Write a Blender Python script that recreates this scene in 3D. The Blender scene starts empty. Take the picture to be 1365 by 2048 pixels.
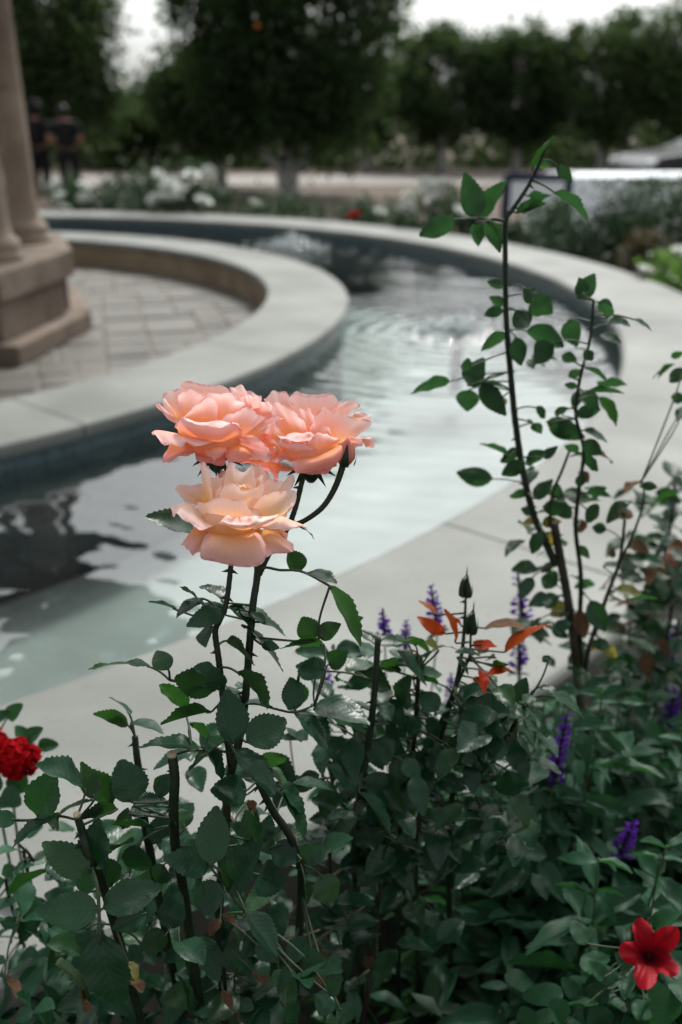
import bpy, bmesh, math, random
import numpy as np
from mathutils import Vector, Matrix, noise, Quaternion
random.seed(7)
rad = math.radians
sc = bpy.context.scene

# ------------------------------------------------------------------ camera, sky, sun, exposure
F = 1850.0                                   # focal length in photo pixels (photo 1365 x 2048)
PITCH = math.atan((1024 - 238) / F)
CAM = Vector((0, 0, 1.30))
FOCUS = 0.745
cd = bpy.data.cameras.new('camera'); cam = bpy.data.objects.new('camera', cd); sc.collection.objects.link(cam)
cam.location = CAM; cam.rotation_euler = (math.pi / 2 - PITCH, 0, 0)
cd.sensor_fit = 'VERTICAL'; cd.sensor_height = 36; cd.lens = F / 2048 * 36
cd.clip_start = 0.02; cd.clip_end = 2000
cd.dof.use_dof = True; cd.dof.focus_distance = FOCUS; cd.dof.aperture_fstop = 3.9
sc.camera = cam
SUN_EL, SUN_AZ = rad(52), rad(14)            # ahead of the camera, slightly to the right, behind thin cloud
w = bpy.data.worlds.new('World'); sc.world = w; w.use_nodes = True
nt = w.node_tree; nt.nodes.clear()
sky = nt.nodes.new('ShaderNodeTexSky'); sky.sky_type = 'NISHITA'; sky.sun_disc = False
sky.sun_elevation = SUN_EL; sky.sun_rotation = SUN_AZ; sky.air_density = 1.0; sky.dust_density = 6.0; sky.ozone_density = 1.0
bw = nt.nodes.new('ShaderNodeRGBToBW'); mx = nt.nodes.new('ShaderNodeMix'); mx.data_type = 'RGBA'
mx.inputs[0].default_value = 0.88            # thin white overcast veil
tint = nt.nodes.new('ShaderNodeMix'); tint.data_type = 'RGBA'; tint.blend_type = 'MULTIPLY'; tint.inputs[0].default_value = 1
tint.inputs[7].default_value = (0.97, 1.0, 1.0, 1)
bg = nt.nodes.new('ShaderNodeBackground'); bg.inputs[1].default_value = 0.15
out = nt.nodes.new('ShaderNodeOutputWorld')
nt.links.new(sky.outputs[0], bw.inputs[0]); nt.links.new(sky.outputs[0], mx.inputs[6]); veil = nt.nodes.new('ShaderNodeMath'); veil.operation = 'MULTIPLY_ADD'; veil.inputs[1].default_value = .8; veil.inputs[2].default_value = 1.4   # cloud spreads the light evenly
nt.links.new(bw.outputs[0], veil.inputs[0]); nt.links.new(veil.outputs[0], mx.inputs[7])
nt.links.new(mx.outputs[2], tint.inputs[6]); nt.links.new(tint.outputs[2], bg.inputs[0]); nt.links.new(bg.outputs[0], out.inputs[0])
sd = bpy.data.lights.new('sun', 'SUN'); sun = bpy.data.objects.new('sun', sd); sc.collection.objects.link(sun)
sd.energy = 1.8; sd.angle = rad(6); sd.color = (1, 0.96, 0.9)
sdir = Vector((math.sin(SUN_AZ) * math.cos(SUN_EL), math.cos(SUN_AZ) * math.cos(SUN_EL), math.sin(SUN_EL)))
sun.rotation_euler = sdir.to_track_quat('Z', 'Y').to_euler(); sun.location = (0, 0, 30)
sc.view_settings.view_transform = 'Standard'; sc.view_settings.look = 'None'; sc.view_settings.gamma = 1
sc.view_settings.exposure = 0.66
sc.render.engine = 'CYCLES'
sc.cycles.use_denoising = True
try: sc.cycles.denoiser = 'OPENIMAGEDENOISE'
except Exception: pass
sc.cycles.max_bounces = 8; sc.cycles.transparent_max_bounces = 12; sc.cycles.diffuse_bounces = 4
sc.cycles.caustics_reflective = False; sc.cycles.caustics_refractive = False

# ------------------------------------------------------------------ pixel -> place
CP, SP = math.cos(PITCH), math.sin(PITCH)
def ray(px, py):
    x = (px - 682.5) / F; y = (py - 1024) / F
    return Vector((x, CP - SP * y, -(SP + CP * y)))
def W(px, py, d): return CAM + ray(px, py) * d                   # at camera depth d
def V(px, py, Y):                                                # on the upright plane y = Y
    r = ray(px, py); return CAM + r * (Y / r.y)
def G(px, py, z):                                                # on the level z
    r = ray(px, py); return CAM + r * ((z - CAM.z) / r.z)

# ------------------------------------------------------------------ small builders
COL = sc.collection
def link(name, mesh, material=None, parent=None, smooth=False):
    o = bpy.data.objects.new(name, mesh); COL.objects.link(o)
    if material is not None and len(mesh.materials) == 0: mesh.materials.append(material)
    if smooth and len(mesh.polygons): mesh.polygons.foreach_set('use_smooth', [True] * len(mesh.polygons))
    if parent is not None: o.parent = parent
    return o
def pyd(name, v, f, material=None, parent=None, smooth=False):
    m = bpy.data.meshes.new(name); m.from_pydata(v, [], f); m.update()
    return link(name, m, material, parent, smooth)
def frombm(name, bm, material=None, parent=None, smooth=False):
    bmesh.ops.recalc_face_normals(bm, faces=bm.faces)
    m = bpy.data.meshes.new(name); bm.to_mesh(m); bm.free()
    return link(name, m, material, parent, smooth)
def tag(o, label, cat, group=None, kind=None):
    o['label'] = label; o['category'] = cat
    if group: o['group'] = group
    if kind: o['kind'] = kind
    return o
def thing(name, label, cat, loc=(0, 0, 0), group=None):
    o = bpy.data.objects.new(name, None); COL.objects.link(o); o.location = loc; o.empty_display_size = .05
    bpy.context.view_layer.update() if False else None
    return tag(o, label, cat, group)
def structure(o):
    o['kind'] = 'structure'; return o
def cr(pts, n):                                                   # Catmull-Rom resampling, n points
    P = [Vector(p) for p in pts]
    if len(P) == 1: return [P[0].copy() for _ in range(n)]
    if len(P) == 2: return [P[0].lerp(P[1], i / (n - 1)) for i in range(n)]
    res = []; m = len(P) - 1
    for i in range(n):
        t = i / (n - 1) * m; k = min(int(t), m - 1); u = t - k
        p1, p2 = P[k], P[k + 1]; p0 = P[k - 1] if k else p1 * 2 - p2; p3 = P[k + 2] if k + 2 <= m else p2 * 2 - p1
        res.append(0.5 * ((2 * p1) + (p2 - p0) * u + (2 * p0 - 5 * p1 + 4 * p2 - p3) * u * u + (3 * p1 - p0 - 3 * p2 + p3) * u ** 3))
    return res
def tube(bm, pts, r0, r1=None, seg=7, n=None, cap=True, wob=0.0):
    r1 = r0 if r1 is None else r1
    n = n or max(4, len(pts) * 4)
    P = cr(pts, n); rings = []
    up = Vector((0.3, 0.9, 0.2)).normalized()
    for i, p in enumerate(P):
        t = (P[min(i + 1, n - 1)] - P[max(i - 1, 0)])
        if t.length < 1e-9: t = Vector((0, 0, 1))
        t.normalize(); a = t.cross(up)
        if a.length < 1e-3: a = t.cross(Vector((1, 0, 0)))
        a.normalize(); b = t.cross(a); r = r0 + (r1 - r0) * i / (n - 1)
        r *= 1 + wob * math.sin(i * 2.3)
        rings.append([bm.verts.new(p + (a * math.cos(2 * math.pi * k / seg) + b * math.sin(2 * math.pi * k / seg)) * r) for k in range(seg)])
    for i in range(n - 1):
        for k in range(seg): bm.faces.new((rings[i][k], rings[i][(k + 1) % seg], rings[i + 1][(k + 1) % seg], rings[i + 1][k]))
    if cap:
        bm.faces.new(rings[0][::-1]); bm.faces.new(rings[-1])
def cone(bm, p, d, r, seg=5):
    d = Vector(d); a = d.orthogonal().normalized(); b = d.normalized().cross(a)
    ring = [bm.verts.new(Vector(p) + (a * math.cos(2 * math.pi * k / seg) + b * math.sin(2 * math.pi * k / seg)) * r) for k in range(seg)]
    t = bm.verts.new(Vector(p) + d)
    for k in range(seg): bm.faces.new((ring[k], ring[(k + 1) % seg], t))
def box(bm, x0, x1, y0, y1, z0, z1, M=None):
    vs = [bm.verts.new((M @ Vector((x, y, z))) if M else (x, y, z)) for z in (z0, z1) for y in (y0, y1) for x in (x0, x1)]
    for f in ((0, 2, 3, 1), (4, 5, 7, 6), (0, 1, 5, 4), (1, 3, 7, 5), (3, 2, 6, 7), (2, 0, 4, 6)): bm.faces.new([vs[i] for i in f])
def lathe(bm, prof, cx=0, cy=0, seg=24):
    rings = [[bm.verts.new((cx + r * math.cos(2 * math.pi * k / seg), cy + r * math.sin(2 * math.pi * k / seg), z)) for k in range(seg)] for r, z in prof]
    for i in range(len(prof) - 1):
        for k in range(seg): bm.faces.new((rings[i][k], rings[i][(k + 1) % seg], rings[i + 1][(k + 1) % seg], rings[i + 1][k]))
    bm.faces.new(rings[0][::-1]); bm.faces.new(rings[-1])
def bevel(bm, wdt, seg=2):
    bmesh.ops.bevel(bm, geom=[e for e in bm.edges], offset=wdt, segments=seg, profile=.6, affect='EDGES', clamp_overlap=True)

# ------------------------------------------------------------------ materials
def N(t, typ, **kw):
    n = t.nodes.new(typ)
    for k, v in kw.items(): setattr(n, k, v)
    return n
def base_mat(name):
    m = bpy.data.materials.new(name); m.use_nodes = True; t = m.node_tree
    return m, t, t.nodes['Principled BSDF'], t.nodes['Material Output']
def noise_mat(name, c1, c2, scale=8, rough=.7, bump=.1, bscale=40, detail=6, coord='Object', spec=.3, c3=None, s3=90, dist=.02):
    m, t, b, o = base_mat(name)
    tc = N(t, 'ShaderNodeTexCoord'); n = N(t, 'ShaderNodeTexNoise'); n.inputs['Scale'].default_value = scale; n.inputs['Detail'].default_value = detail
    r = N(t, 'ShaderNodeValToRGB'); r.color_ramp.elements[0].position = .35; r.color_ramp.elements[1].position = .68
    r.color_ramp.elements[0].color = (*c1, 1); r.color_ramp.elements[1].color = (*c2, 1)
    t.links.new(tc.outputs[coord], n.inputs['Vector']); t.links.new(n.outputs[0], r.inputs[0])
    col = r.outputs[0]
    if c3:
        n3 = N(t, 'ShaderNodeTexNoise'); n3.inputs['Scale'].default_value = s3; n3.inputs['Detail'].default_value = 3
        t.links.new(tc.outputs[coord], n3.inputs['Vector'])
        r3 = N(t, 'ShaderNodeValToRGB'); r3.color_ramp.elements[0].position = .62; r3.color_ramp.elements[1].position = .72
        t.links.new(n3.outputs[0], r3.inputs[0])
        mm = N(t, 'ShaderNodeMix', data_type='RGBA'); t.links.new(r3.outputs[0], mm.inputs[0]); t.links.new(col, mm.inputs[6]); mm.inputs[7].default_value = (*c3, 1)
        col = mm.outputs[2]
    t.links.new(col, b.inputs['Base Color']); b.inputs['Roughness'].default_value = rough; b.inputs['Specular IOR Level'].default_value = spec
    if bump:
        n2 = N(t, 'ShaderNodeTexNoise'); n2.inputs['Scale'].default_value = bscale; n2.inputs['Detail'].default_value = 6
        t.links.new(tc.outputs[coord], n2.inputs['Vector'])
        bp = N(t, 'ShaderNodeBump'); bp.inputs['Strength'].default_value = bump; bp.inputs['Distance'].default_value = dist
        t.links.new(n2.outputs[0], bp.inputs['Height']); t.links.new(bp.outputs[0], b.inputs['Normal'])
    return m
def plain(name, c, rough=.5, spec=.4, metal=0, trans=0):
    m, t, b, o = base_mat(name)
    n = N(t, 'ShaderNodeTexNoise'); n.inputs['Scale'].default_value = 25
    tc = N(t, 'ShaderNodeTexCoord'); t.links.new(tc.outputs['Object'], n.inputs['Vector'])
    mm = N(t, 'ShaderNodeMix', data_type='RGBA'); t.links.new(n.outputs[0], mm.inputs[0])
    mm.inputs[6].default_value = (*[x * .85 for x in c], 1); mm.inputs[7].default_value = (*[min(1, x * 1.15) for x in c], 1)
    t.links.new(mm.outputs[2], b.inputs['Base Color']); b.inputs['Roughness'].default_value = rough
    b.inputs['Specular IOR Level'].default_value = spec; b.inputs['Metallic'].default_value = metal
    return m
def leaf_mat(name, c1, c2, tcol, tmix=.25, rough=.38, spec=.5, veins=9., bump=.35, blemish=None, coat=0, specks=0):
    """two-sided leaf: veined, a little glossy, lets some light through; colour varies from leaf to leaf"""
    m, t, b, o = base_mat(name)
    tc = N(t, 'ShaderNodeTexCoord'); oi = N(t, 'ShaderNodeObjectInfo')
    mm = N(t, 'ShaderNodeMix', data_type='RGBA'); mm.inputs[6].default_value = (*c1, 1); mm.inputs[7].default_value = (*c2, 1)
    nz = N(t, 'ShaderNodeTexNoise'); nz.inputs['Scale'].default_value = 3.5; nz.inputs['Detail'].default_value = 5
    t.links.new(tc.outputs['Object'], nz.inputs['Vector'])
    ad = N(t, 'ShaderNodeMath', operation='MULTIPLY_ADD'); t.links.new(nz.outputs[0], ad.inputs[0]); ad.inputs[1].default_value = .7
    rs = N(t, 'ShaderNodeMath', operation='MULTIPLY_ADD'); t.links.new(oi.outputs['Random'], rs.inputs[0]); rs.inputs[1].default_value = .8; rs.inputs[2].default_value = -.25
    t.links.new(rs.outputs[0], ad.inputs[2]); ad.use_clamp = True; t.links.new(ad.outputs[0], mm.inputs[0])
    col = mm.outputs[2]
    hgt = None
    if veins:
        sx = N(t, 'ShaderNodeSeparateXYZ'); t.links.new(tc.outputs['Object'], sx.inputs[0])
        ab = N(t, 'ShaderNodeMath', operation='ABSOLUTE'); t.links.new(sx.outputs[0], ab.inputs[0])
        sl = N(t, 'ShaderNodeMath', operation='MULTIPLY_ADD'); t.links.new(ab.outputs[0], sl.inputs[0]); sl.inputs[1].default_value = -.55; t.links.new(sx.outputs[1], sl.inputs[2])
        sw = N(t, 'ShaderNodeMath', operation='MULTIPLY'); t.links.new(sl.outputs[0], sw.inputs[0]); sw.inputs[1].default_value = veins
        fr = N(t, 'ShaderNodeMath', operation='PINGPONG'); t.links.new(sw.outputs[0], fr.inputs[0]); fr.inputs[1].default_value = .5
        vr = N(t, 'ShaderNodeMapRange'); t.links.new(fr.outputs[0], vr.inputs[0]); vr.inputs[1].default_value = 0; vr.inputs[2].default_value = .13; vr.inputs[3].default_value = 1; vr.inputs[4].default_value = 0
        mr = N(t, 'ShaderNodeMapRange'); t.links.new(ab.outputs[0], mr.inputs[0]); mr.inputs[1].default_value = 0; mr.inputs[2].default_value = .025; mr.inputs[3].default_value = 1; mr.inputs[4].default_value = 0
        vx = N(t, 'ShaderNodeMath', operation='MAXIMUM'); t.links.new(vr.outputs[0], vx.inputs[0]); t.links.new(mr.outputs[0], vx.inputs[1])
        vm = N(t, 'ShaderNodeMix', data_type='RGBA'); vf = N(t, 'ShaderNodeMath', operation='MULTIPLY'); t.links.new(vx.outputs[0], vf.inputs[0]); vf.inputs[1].default_value = .2
        t.links.new(vf.outputs[0], vm.inputs[0]); t.links.new(col, vm.inputs[6]); vm.inputs[7].default_value = (*[min(1, x * 2.1 + .01) for x in c2], 1)
        col = vm.outputs[2]
        iv = N(t, 'ShaderNodeMath', operation='MULTIPLY_ADD'); t.links.new(fr.outputs[0], iv.inputs[0]); iv.inputs[1].default_value = 1.2
        n2 = N(t, 'ShaderNodeTexNoise'); n2.inputs['Scale'].default_value = 26; t.links.new(tc.outputs['Object'], n2.inputs['Vector'])
        t.links.new(n2.outputs[0], iv.inputs[2]); hgt = iv.outputs[0]
    if blemish:
        n3 = N(t, 'ShaderNodeTexNoise'); n3.inputs['Scale'].default_value = 5.5; t.links.new(tc.outputs['Object'], n3.inputs['Vector'])
        r3 = N(t, 'ShaderNodeValToRGB'); r3.color_ramp.elements[0].position = .58; r3.color_ramp.elements[1].position = .70; t.links.new(n3.outputs[0], r3.inputs[0])
        bm_ = N(t, 'ShaderNodeMix', data_type='RGBA'); t.links.new(r3.outputs[0], bm_.inputs[0]); t.links.new(col, bm_.inputs[6]); bm_.inputs[7].default_value = (*blemish, 1)
        col = bm_.outputs[2]
    if specks:                                                        # dust, and a yellower cast on some leaves
        n4 = N(t, 'ShaderNodeTexNoise'); n4.inputs['Scale'].default_value = 48; n4.inputs['Detail'].default_value = 2; t.links.new(tc.outputs['Object'], n4.inputs['Vector'])
        r4 = N(t, 'ShaderNodeMapRange'); t.links.new(n4.outputs[0], r4.inputs[0]); r4.inputs[1].default_value = .66; r4.inputs[2].default_value = .74; r4.inputs[3].default_value = 0; r4.inputs[4].default_value = specks
        m4 = N(t, 'ShaderNodeMix', data_type='RGBA'); t.links.new(r4.outputs[0], m4.inputs[0]); t.links.new(col, m4.inputs[6]); m4.inputs[7].default_value = (.10, .13, .11, 1)
        rw = N(t, 'ShaderNodeMapRange'); t.links.new(oi.outputs['Random'], rw.inputs[0]); rw.inputs[1].default_value = .72; rw.inputs[2].default_value = 1; rw.inputs[3].default_value = 0; rw.inputs[4].default_value = .45
        m5 = N(t, 'ShaderNodeMix', data_type='RGBA'); t.links.new(rw.outputs[0], m5.inputs[0]); t.links.new(m4.outputs[2], m5.inputs[6]); m5.inputs[7].default_value = (.028, .060, .012, 1)
        col = m5.outputs[2]
    t.links.new(col, b.inputs['Base Color']); b.inputs['Roughness'].default_value = rough; b.inputs['Specular IOR Level'].default_value = spec
    if hgt is not None:
        bp = N(t, 'ShaderNodeBump'); bp.inputs['Strength'].default_value = bump; bp.inputs['Distance'].default_value = .0016
        t.links.new(hgt, bp.inputs['Height']); t.links.new(bp.outputs[0], b.inputs['Normal'])
    tr = N(t, 'ShaderNodeBsdfTranslucent'); tr.inputs[0].default_value = (*tcol, 1)
    ms = N(t, 'ShaderNodeMixShader'); ms.inputs[0].default_value = tmix
    t.links.new(b.outputs[0], ms.inputs[1]); t.links.new(tr.outputs[0], ms.inputs[2]); t.links.new(ms.outputs[0], o.inputs[0])
    return m
def petal_mat(name, base, mid, rim, trans, tmix=.3, fleck=(.62, .16, .16), mp_=.48):
    m, t, b, o = base_mat(name)
    at = N(t, 'ShaderNodeAttribute', attribute_name='pv'); au = N(t, 'ShaderNodeAttribute', attribute_name='pu'); ti = N(t, 'ShaderNodeAttribute', attribute_name='tint')
    r = N(t, 'ShaderNodeValToRGB'); e = r.color_ramp.elements; e[0].position = 0.0; e[0].color = (*base, 1); e[1].position = 1; e[1].color = (*rim, 1)
    k = e.new(mp_); k.color = (*mid, 1)
    t.links.new(at.outputs['Fac'], r.inputs[0])
    pk = N(t, 'ShaderNodeMix', data_type='RGBA', blend_type='MULTIPLY'); t.links.new(ti.outputs['Fac'], pk.inputs[0]); t.links.new(r.outputs[0], pk.inputs[6]); pk.inputs[7].default_value = (.97, .60, .62, 1)
    cx = N(t, 'ShaderNodeCombineXYZ'); t.links.new(au.outputs['Fac'], cx.inputs[0]); t.links.new(at.outputs['Fac'], cx.inputs[1])
    mp = N(t, 'ShaderNodeMapping'); mp.inputs['Scale'].default_value = (34, 1.6, 1); t.links.new(cx.outputs[0], mp.inputs[0])
    nz = N(t, 'ShaderNodeTexNoise'); nz.inputs['Scale'].default_value = 1; nz.inputs['Detail'].default_value = 3; t.links.new(mp.outputs[0], nz.inputs['Vector'])
    vm = N(t, 'ShaderNodeMapRange'); t.links.new(nz.outputs[0], vm.inputs[0]); vm.inputs[1].default_value = .3; vm.inputs[2].default_value = .7; vm.inputs[3].default_value = .95; vm.inputs[4].default_value = 1.02
    vv = N(t, 'ShaderNodeMix', data_type='RGBA', blend_type='MULTIPLY'); vv.inputs[0].default_value = 1; t.links.new(pk.outputs[2], vv.inputs[6]); t.links.new(vm.outputs[0], vv.inputs[7])
    tc = N(t, 'ShaderNodeTexCoord'); n2 = N(t, 'ShaderNodeTexNoise'); n2.inputs['Scale'].default_value = 190; n2.inputs['Detail'].default_value = 4; t.links.new(tc.outputs['Object'], n2.inputs['Vector'])
    # worn darker-pink flecks along the rims only
    rf = N(t, 'ShaderNodeMapRange'); t.links.new(at.outputs['Fac'], rf.inputs[0]); rf.inputs[1].default_value = .90; rf.inputs[2].default_value = 1; rf.inputs[3].default_value = 0; rf.inputs[4].default_value = 1
    fl = N(t, 'ShaderNodeMapRange'); t.links.new(n2.outputs[0], fl.inputs[0]); fl.inputs[1].default_value = .46; fl.inputs[2].default_value = .66
    fm = N(t, 'ShaderNodeMath', operation='MULTIPLY'); t.links.new(rf.outputs[0], fm.inputs[0]); t.links.new(fl.outputs[0], fm.inputs[1])
    fx = N(t, 'ShaderNodeMix', data_type='RGBA'); t.links.new(fm.outputs[0], fx.inputs[0]); t.links.new(vv.outputs[2], fx.inputs[6]); fx.inputs[7].default_value = (*fleck, 1)
    t.links.new(fx.outputs[2], b.inputs['Base Color']); b.inputs['Roughness'].default_value = .55; b.inputs['Specular IOR Level'].default_value = .25
    bp = N(t, 'ShaderNodeBump'); bp.inputs['Strength'].default_value = .15; bp.inputs['Distance'].default_value = .0008
    t.links.new(nz.outputs[0], bp.inputs['Height']); t.links.new(bp.outputs[0], b.inputs['Normal'])
    tr = N(t, 'ShaderNodeBsdfTranslucent')
    tm = N(t, 'ShaderNodeMix', data_type='RGBA', blend_type='MULTIPLY'); tm.inputs[0].default_value = 1; t.links.new(fx.outputs[2], tm.inputs[6]); tm.inputs[7].default_value = (*trans, 1)
    t.links.new(tm.outputs[2], tr.inputs[0])
    ms = N(t, 'ShaderNodeMixShader'); ms.inputs[0].default_value = tmix
    t.links.new(b.outputs[0], ms.inputs[1]); t.links.new(tr.outputs[0], ms.inputs[2]); t.links.new(ms.outputs[0], o.inputs[0])
    return m

M = {}
M['stone'] = noise_mat('pale_cast_stone', (.132, .137, .126), (.205, .212, .198), 2.6, .6, .14, 120, c3=(.13, .13, .118), s3=70, dist=.004)
M['wallstone'] = noise_mat('wall_render', (.16, .145, .125), (.21, .19, .17), 6, .75, .25, 60, dist=.006)
M['brownstone'] = noise_mat('brown_sandstone', (.13, .098, .076), (.21, .165, .13), 5, .85, .5, 40, c3=(.09, .07, .055), s3=18, dist=.01)
M['columnstone'] = noise_mat('column_sandstone', (.20, .155, .12), (.30, .24, .19), 5, .85, .4, 40, c3=(.16, .12, .095), s3=18, dist=.008)
M['innerwall'] = noise_mat('tan_wall_stone', (.24, .18, .12), (.34, .27, .19), 6, .8, .3, 50, dist=.008)
M['paver'] = noise_mat('grey_paving_stone', (.095, .090, .078), (.155, .148, .132), 3, .6, .3, 45, c3=(.13, .105, .08), s3=11, dist=.006)
M['joint'] = noise_mat('paving_joint', (.15, .14, .12), (.20, .185, .165), 20, .9, .3, 80)
M['soil'] = noise_mat('dark_bed_soil', (.010, .008, .006), (.030, .022, .015), 14, .95, .8, 30, dist=.03)
M['dirt'] = noise_mat('dry_ground', (.085, .066, .05), (.13, .10, .08), .8, .95, .3, 6, dist=.03)
M['road'] = noise_mat('pale_gravel_road', (.22, .20, .18), (.29, .27, .25), 1.2, .9, .2, 12)
M['floor'] = noise_mat('pool_plaster', (.34, .345, .325), (.46, .465, .445), 2.2, .7, .1, 14, detail=8, c3=(.48, .52, .50), s3=6)  # lighter noise patches in the colour imitate caustic light on the floor
M['bark'] = noise_mat('pale_bark', (.26, .25, .24), (.46, .45, .43), 7, .9, .6, 30, dist=.02)
M['cane'] = noise_mat('rose_cane', (.006, .014, .007), (.016, .032, .014), 40, .5, .3, 160, dist=.002, c3=(.035, .018, .010), s3=55)
M['oldcane'] = noise_mat('old_brown_cane', (.018, .015, .010), (.05, .042, .028), 40, .75, .6, 160, dist=.003)
M['drycane'] = noise_mat('straw_twig', (.08, .075, .05), (.16, .14, .09), 40, .8, .4, 160, dist=.003)
M['cutend'] = noise_mat('cut_cane_end', (.35, .27, .17), (.5, .42, .30), 200, .8, .1, 300)
M['stem'] = noise_mat('green_stem', (.035, .075, .03), (.06, .11, .045), 30, .5, .1, 100)
M['stalk'] = noise_mat('leaf_stalk', (.022, .040, .020), (.05, .07, .035), 40, .5, .1, 120)
M['leaf'] = leaf_mat('rose_leaf', (.006, .027, .014), (.016, .058, .029), (.04, .15, .02), .16, .29, .25, bump=.12, specks=.5)
M['leafd'] = leaf_mat('rose_leaf_young', (.009, .028, .011), (.015, .042, .016), (.04, .14, .02), .28, .42, .3, bump=.1)
M['leafred'] = leaf_mat('new_red_leaf', (.34, .016, .003), (.22, .060, .006), (.8, .08, .01), .42, .4, .14, bump=.1)
M['leafbrown'] = leaf_mat('withered_leaf', (.055, .030, .018), (.13, .075, .042), (.16, .08, .04), .2, .8, .12, blemish=(.03, .015, .01))
M['leafyellow'] = leaf_mat('yellowing_leaf', (.16, .13, .02), (.06, .10, .03), (.5, .4, .05), .35, .5, .4)
M['leafsalvia'] = leaf_mat('salvia_leaf', (.011, .044, .021), (.024, .080, .042), (.05, .20, .04), .2, .45, .18, veins=11, bump=.1)
M['leafpet'] = leaf_mat('petunia_leaf', (.011, .045, .020), (.021, .070, .033), (.04, .16, .03), .2, .5, .18, veins=7, bump=.1)
M['leafT'] = leaf_mat('backlit_rose_leaf', (.009, .028, .012), (.015, .042, .016), (.035, .115, .03), .36, .5, .2, bump=.1)
M['crown'] = leaf_mat('orchard_leaf', (.018, .034, .015), (.055, .082, .036), (.09, .16, .04), .28, .6, .08, veins=0)
M['shrub'] = leaf_mat('shrub_leaf', (.014, .030, .014), (.032, .058, .028), (.06, .14, .04), .2, .45, .3, veins=0)
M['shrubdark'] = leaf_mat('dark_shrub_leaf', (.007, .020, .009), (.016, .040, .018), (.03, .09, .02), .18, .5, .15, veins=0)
M['shrubbright'] = leaf_mat('bright_shrub_leaf', (.05, .11, .025), (.09, .17, .05), (.2, .4, .05), .3, .4, .4, veins=0)
M['shrubred'] = leaf_mat('russet_shrub_leaf', (.055, .040, .020), (.03, .05, .025), (.15, .10, .04), .25, .45, .4, veins=0)
M['whitepetal'] = plain('white_petal', (.80, .82, .78), .6, .2)
M['redpetal'] = leaf_mat('red_petal', (.20, .0015, .004), (.30, .003, .007), (.45, .003, .006), .25, .75, .04, veins=7, bump=.2)
M['purple'] = leaf_mat('violet_floret', (.055, .012, .18), (.12, .025, .32), (.25, .04, .6), .3, .7, .1, veins=0)
M['calyx'] = leaf_mat('dark_violet_calyx', (.015, .008, .035), (.035, .016, .085), (.06, .02, .16), .15, .8, .1, veins=0)
M['sepal'] = leaf_mat('green_sepal', (.008, .022, .010), (.014, .036, .015), (.04, .10, .02), .15, .45, .3, veins=0)
M['roseA'] = petal_mat('pale_peach_petal', (.95, .56, .08), (.95, .72, .56), (.97, .81, .78), (1, .88, .80), .40, mp_=.62)
M['roseB'] = petal_mat('coral_pink_petal', (.94, .42, .08), (.95, .55, .44), (.97, .77, .75), (1, .79, .73), .38, mp_=.55)
M['cloth'] = plain('white_tablecloth', (.82, .86, .90), .8, .1)
M['navy'] = plain('navy_fabric', (.010, .018, .06), .7, .2)
M['skin'] = plain('skin', (.30, .155, .11), .6, .3)
M['black'] = plain('black_cloth', (.008, .008, .009), .8, .2)
M['hair'] = plain('dark_hair', (.012, .009, .007), .6, .3)
M['carpaint'] = plain('dark_car_paint', (.012, .014, .018), .25, .5)
M['carglass'] = plain('car_glass', (.03, .035, .04), .06, 1.0)
M['chrome'] = plain('alloy', (.5, .5, .5), .3, .5, 1)
M['rubber'] = plain('tyre_rubber', (.012, .012, .012), .8, .3)
M['orange'] = plain('orange_fruit', (.42, .13, .02), .5, .3)
M['nozzle'] = plain('bronze_nozzle', (.03, .04, .05), .4, .5, 0)

def tile_mat():
    m, t, b, o = base_mat('blue_pool_mosaic')
    tc = N(t, 'ShaderNodeTexCoord'); br = N(t, 'ShaderNodeTexBrick'); br.offset = 0
    br.inputs['Scale'].default_value = 1; br.inputs['Color1'].default_value = (.030, .060, .080, 1); br.inputs['Color2'].default_value = (.055, .095, .115, 1); br.inputs['Mortar'].default_value = (.10, .12, .12, 1)
    br.inputs['Brick Width'].default_value = .03; br.inputs['Row Height'].default_value = .03; br.inputs['Mortar Size'].default_value = .0015
    t.links.new(tc.outputs['UV'], br.inputs['Vector']); t.links.new(br.outputs[0], b.inputs['Base Color']); b.inputs['Roughness'].default_value = .25
    bp = N(t, 'ShaderNodeBump'); bp.inputs['Strength'].default_value = .4; bp.inputs['Distance'].default_value = .002; bp.invert = True
    t.links.new(br.outputs[1], bp.inputs['Height']); t.links.new(bp.outputs[0], b.inputs['Normal'])
    return m
M['tile'] = tile_mat()

# ------------------------------------------------------------------ the round pool
CX, CY = -3.15, 4.82
R_OI, R_OO, R_IO, R_II = 4.43, 4.97, 3.19, 2.76
ZC = 0.45; ZW = 0.352; ZP = 0.25; ZS = 0.04
JET1 = Vector((0.57, 4.49, ZW)); JET2 = Vector((-0.40, 7.86, ZW))
def ring_sheet(name, r0, r1, z, material, n=160, m=3):
    v = []; f = []
    for i in range(m + 1):
        r = r0 + (r1 - r0) * i / m
        for k in range(n):
            a = 2 * math.pi * k / n; v.append((CX + r * math.cos(a), CY + r * math.sin(a), z))
    for i in range(m):
        for k in range(n): f.append((i * n + k, i * n + (k + 1) % n, (i + 1) * n + (k + 1) % n, (i + 1) * n + k))
    return pyd(name, v, [q[::-1] for q in f], material)
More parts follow.
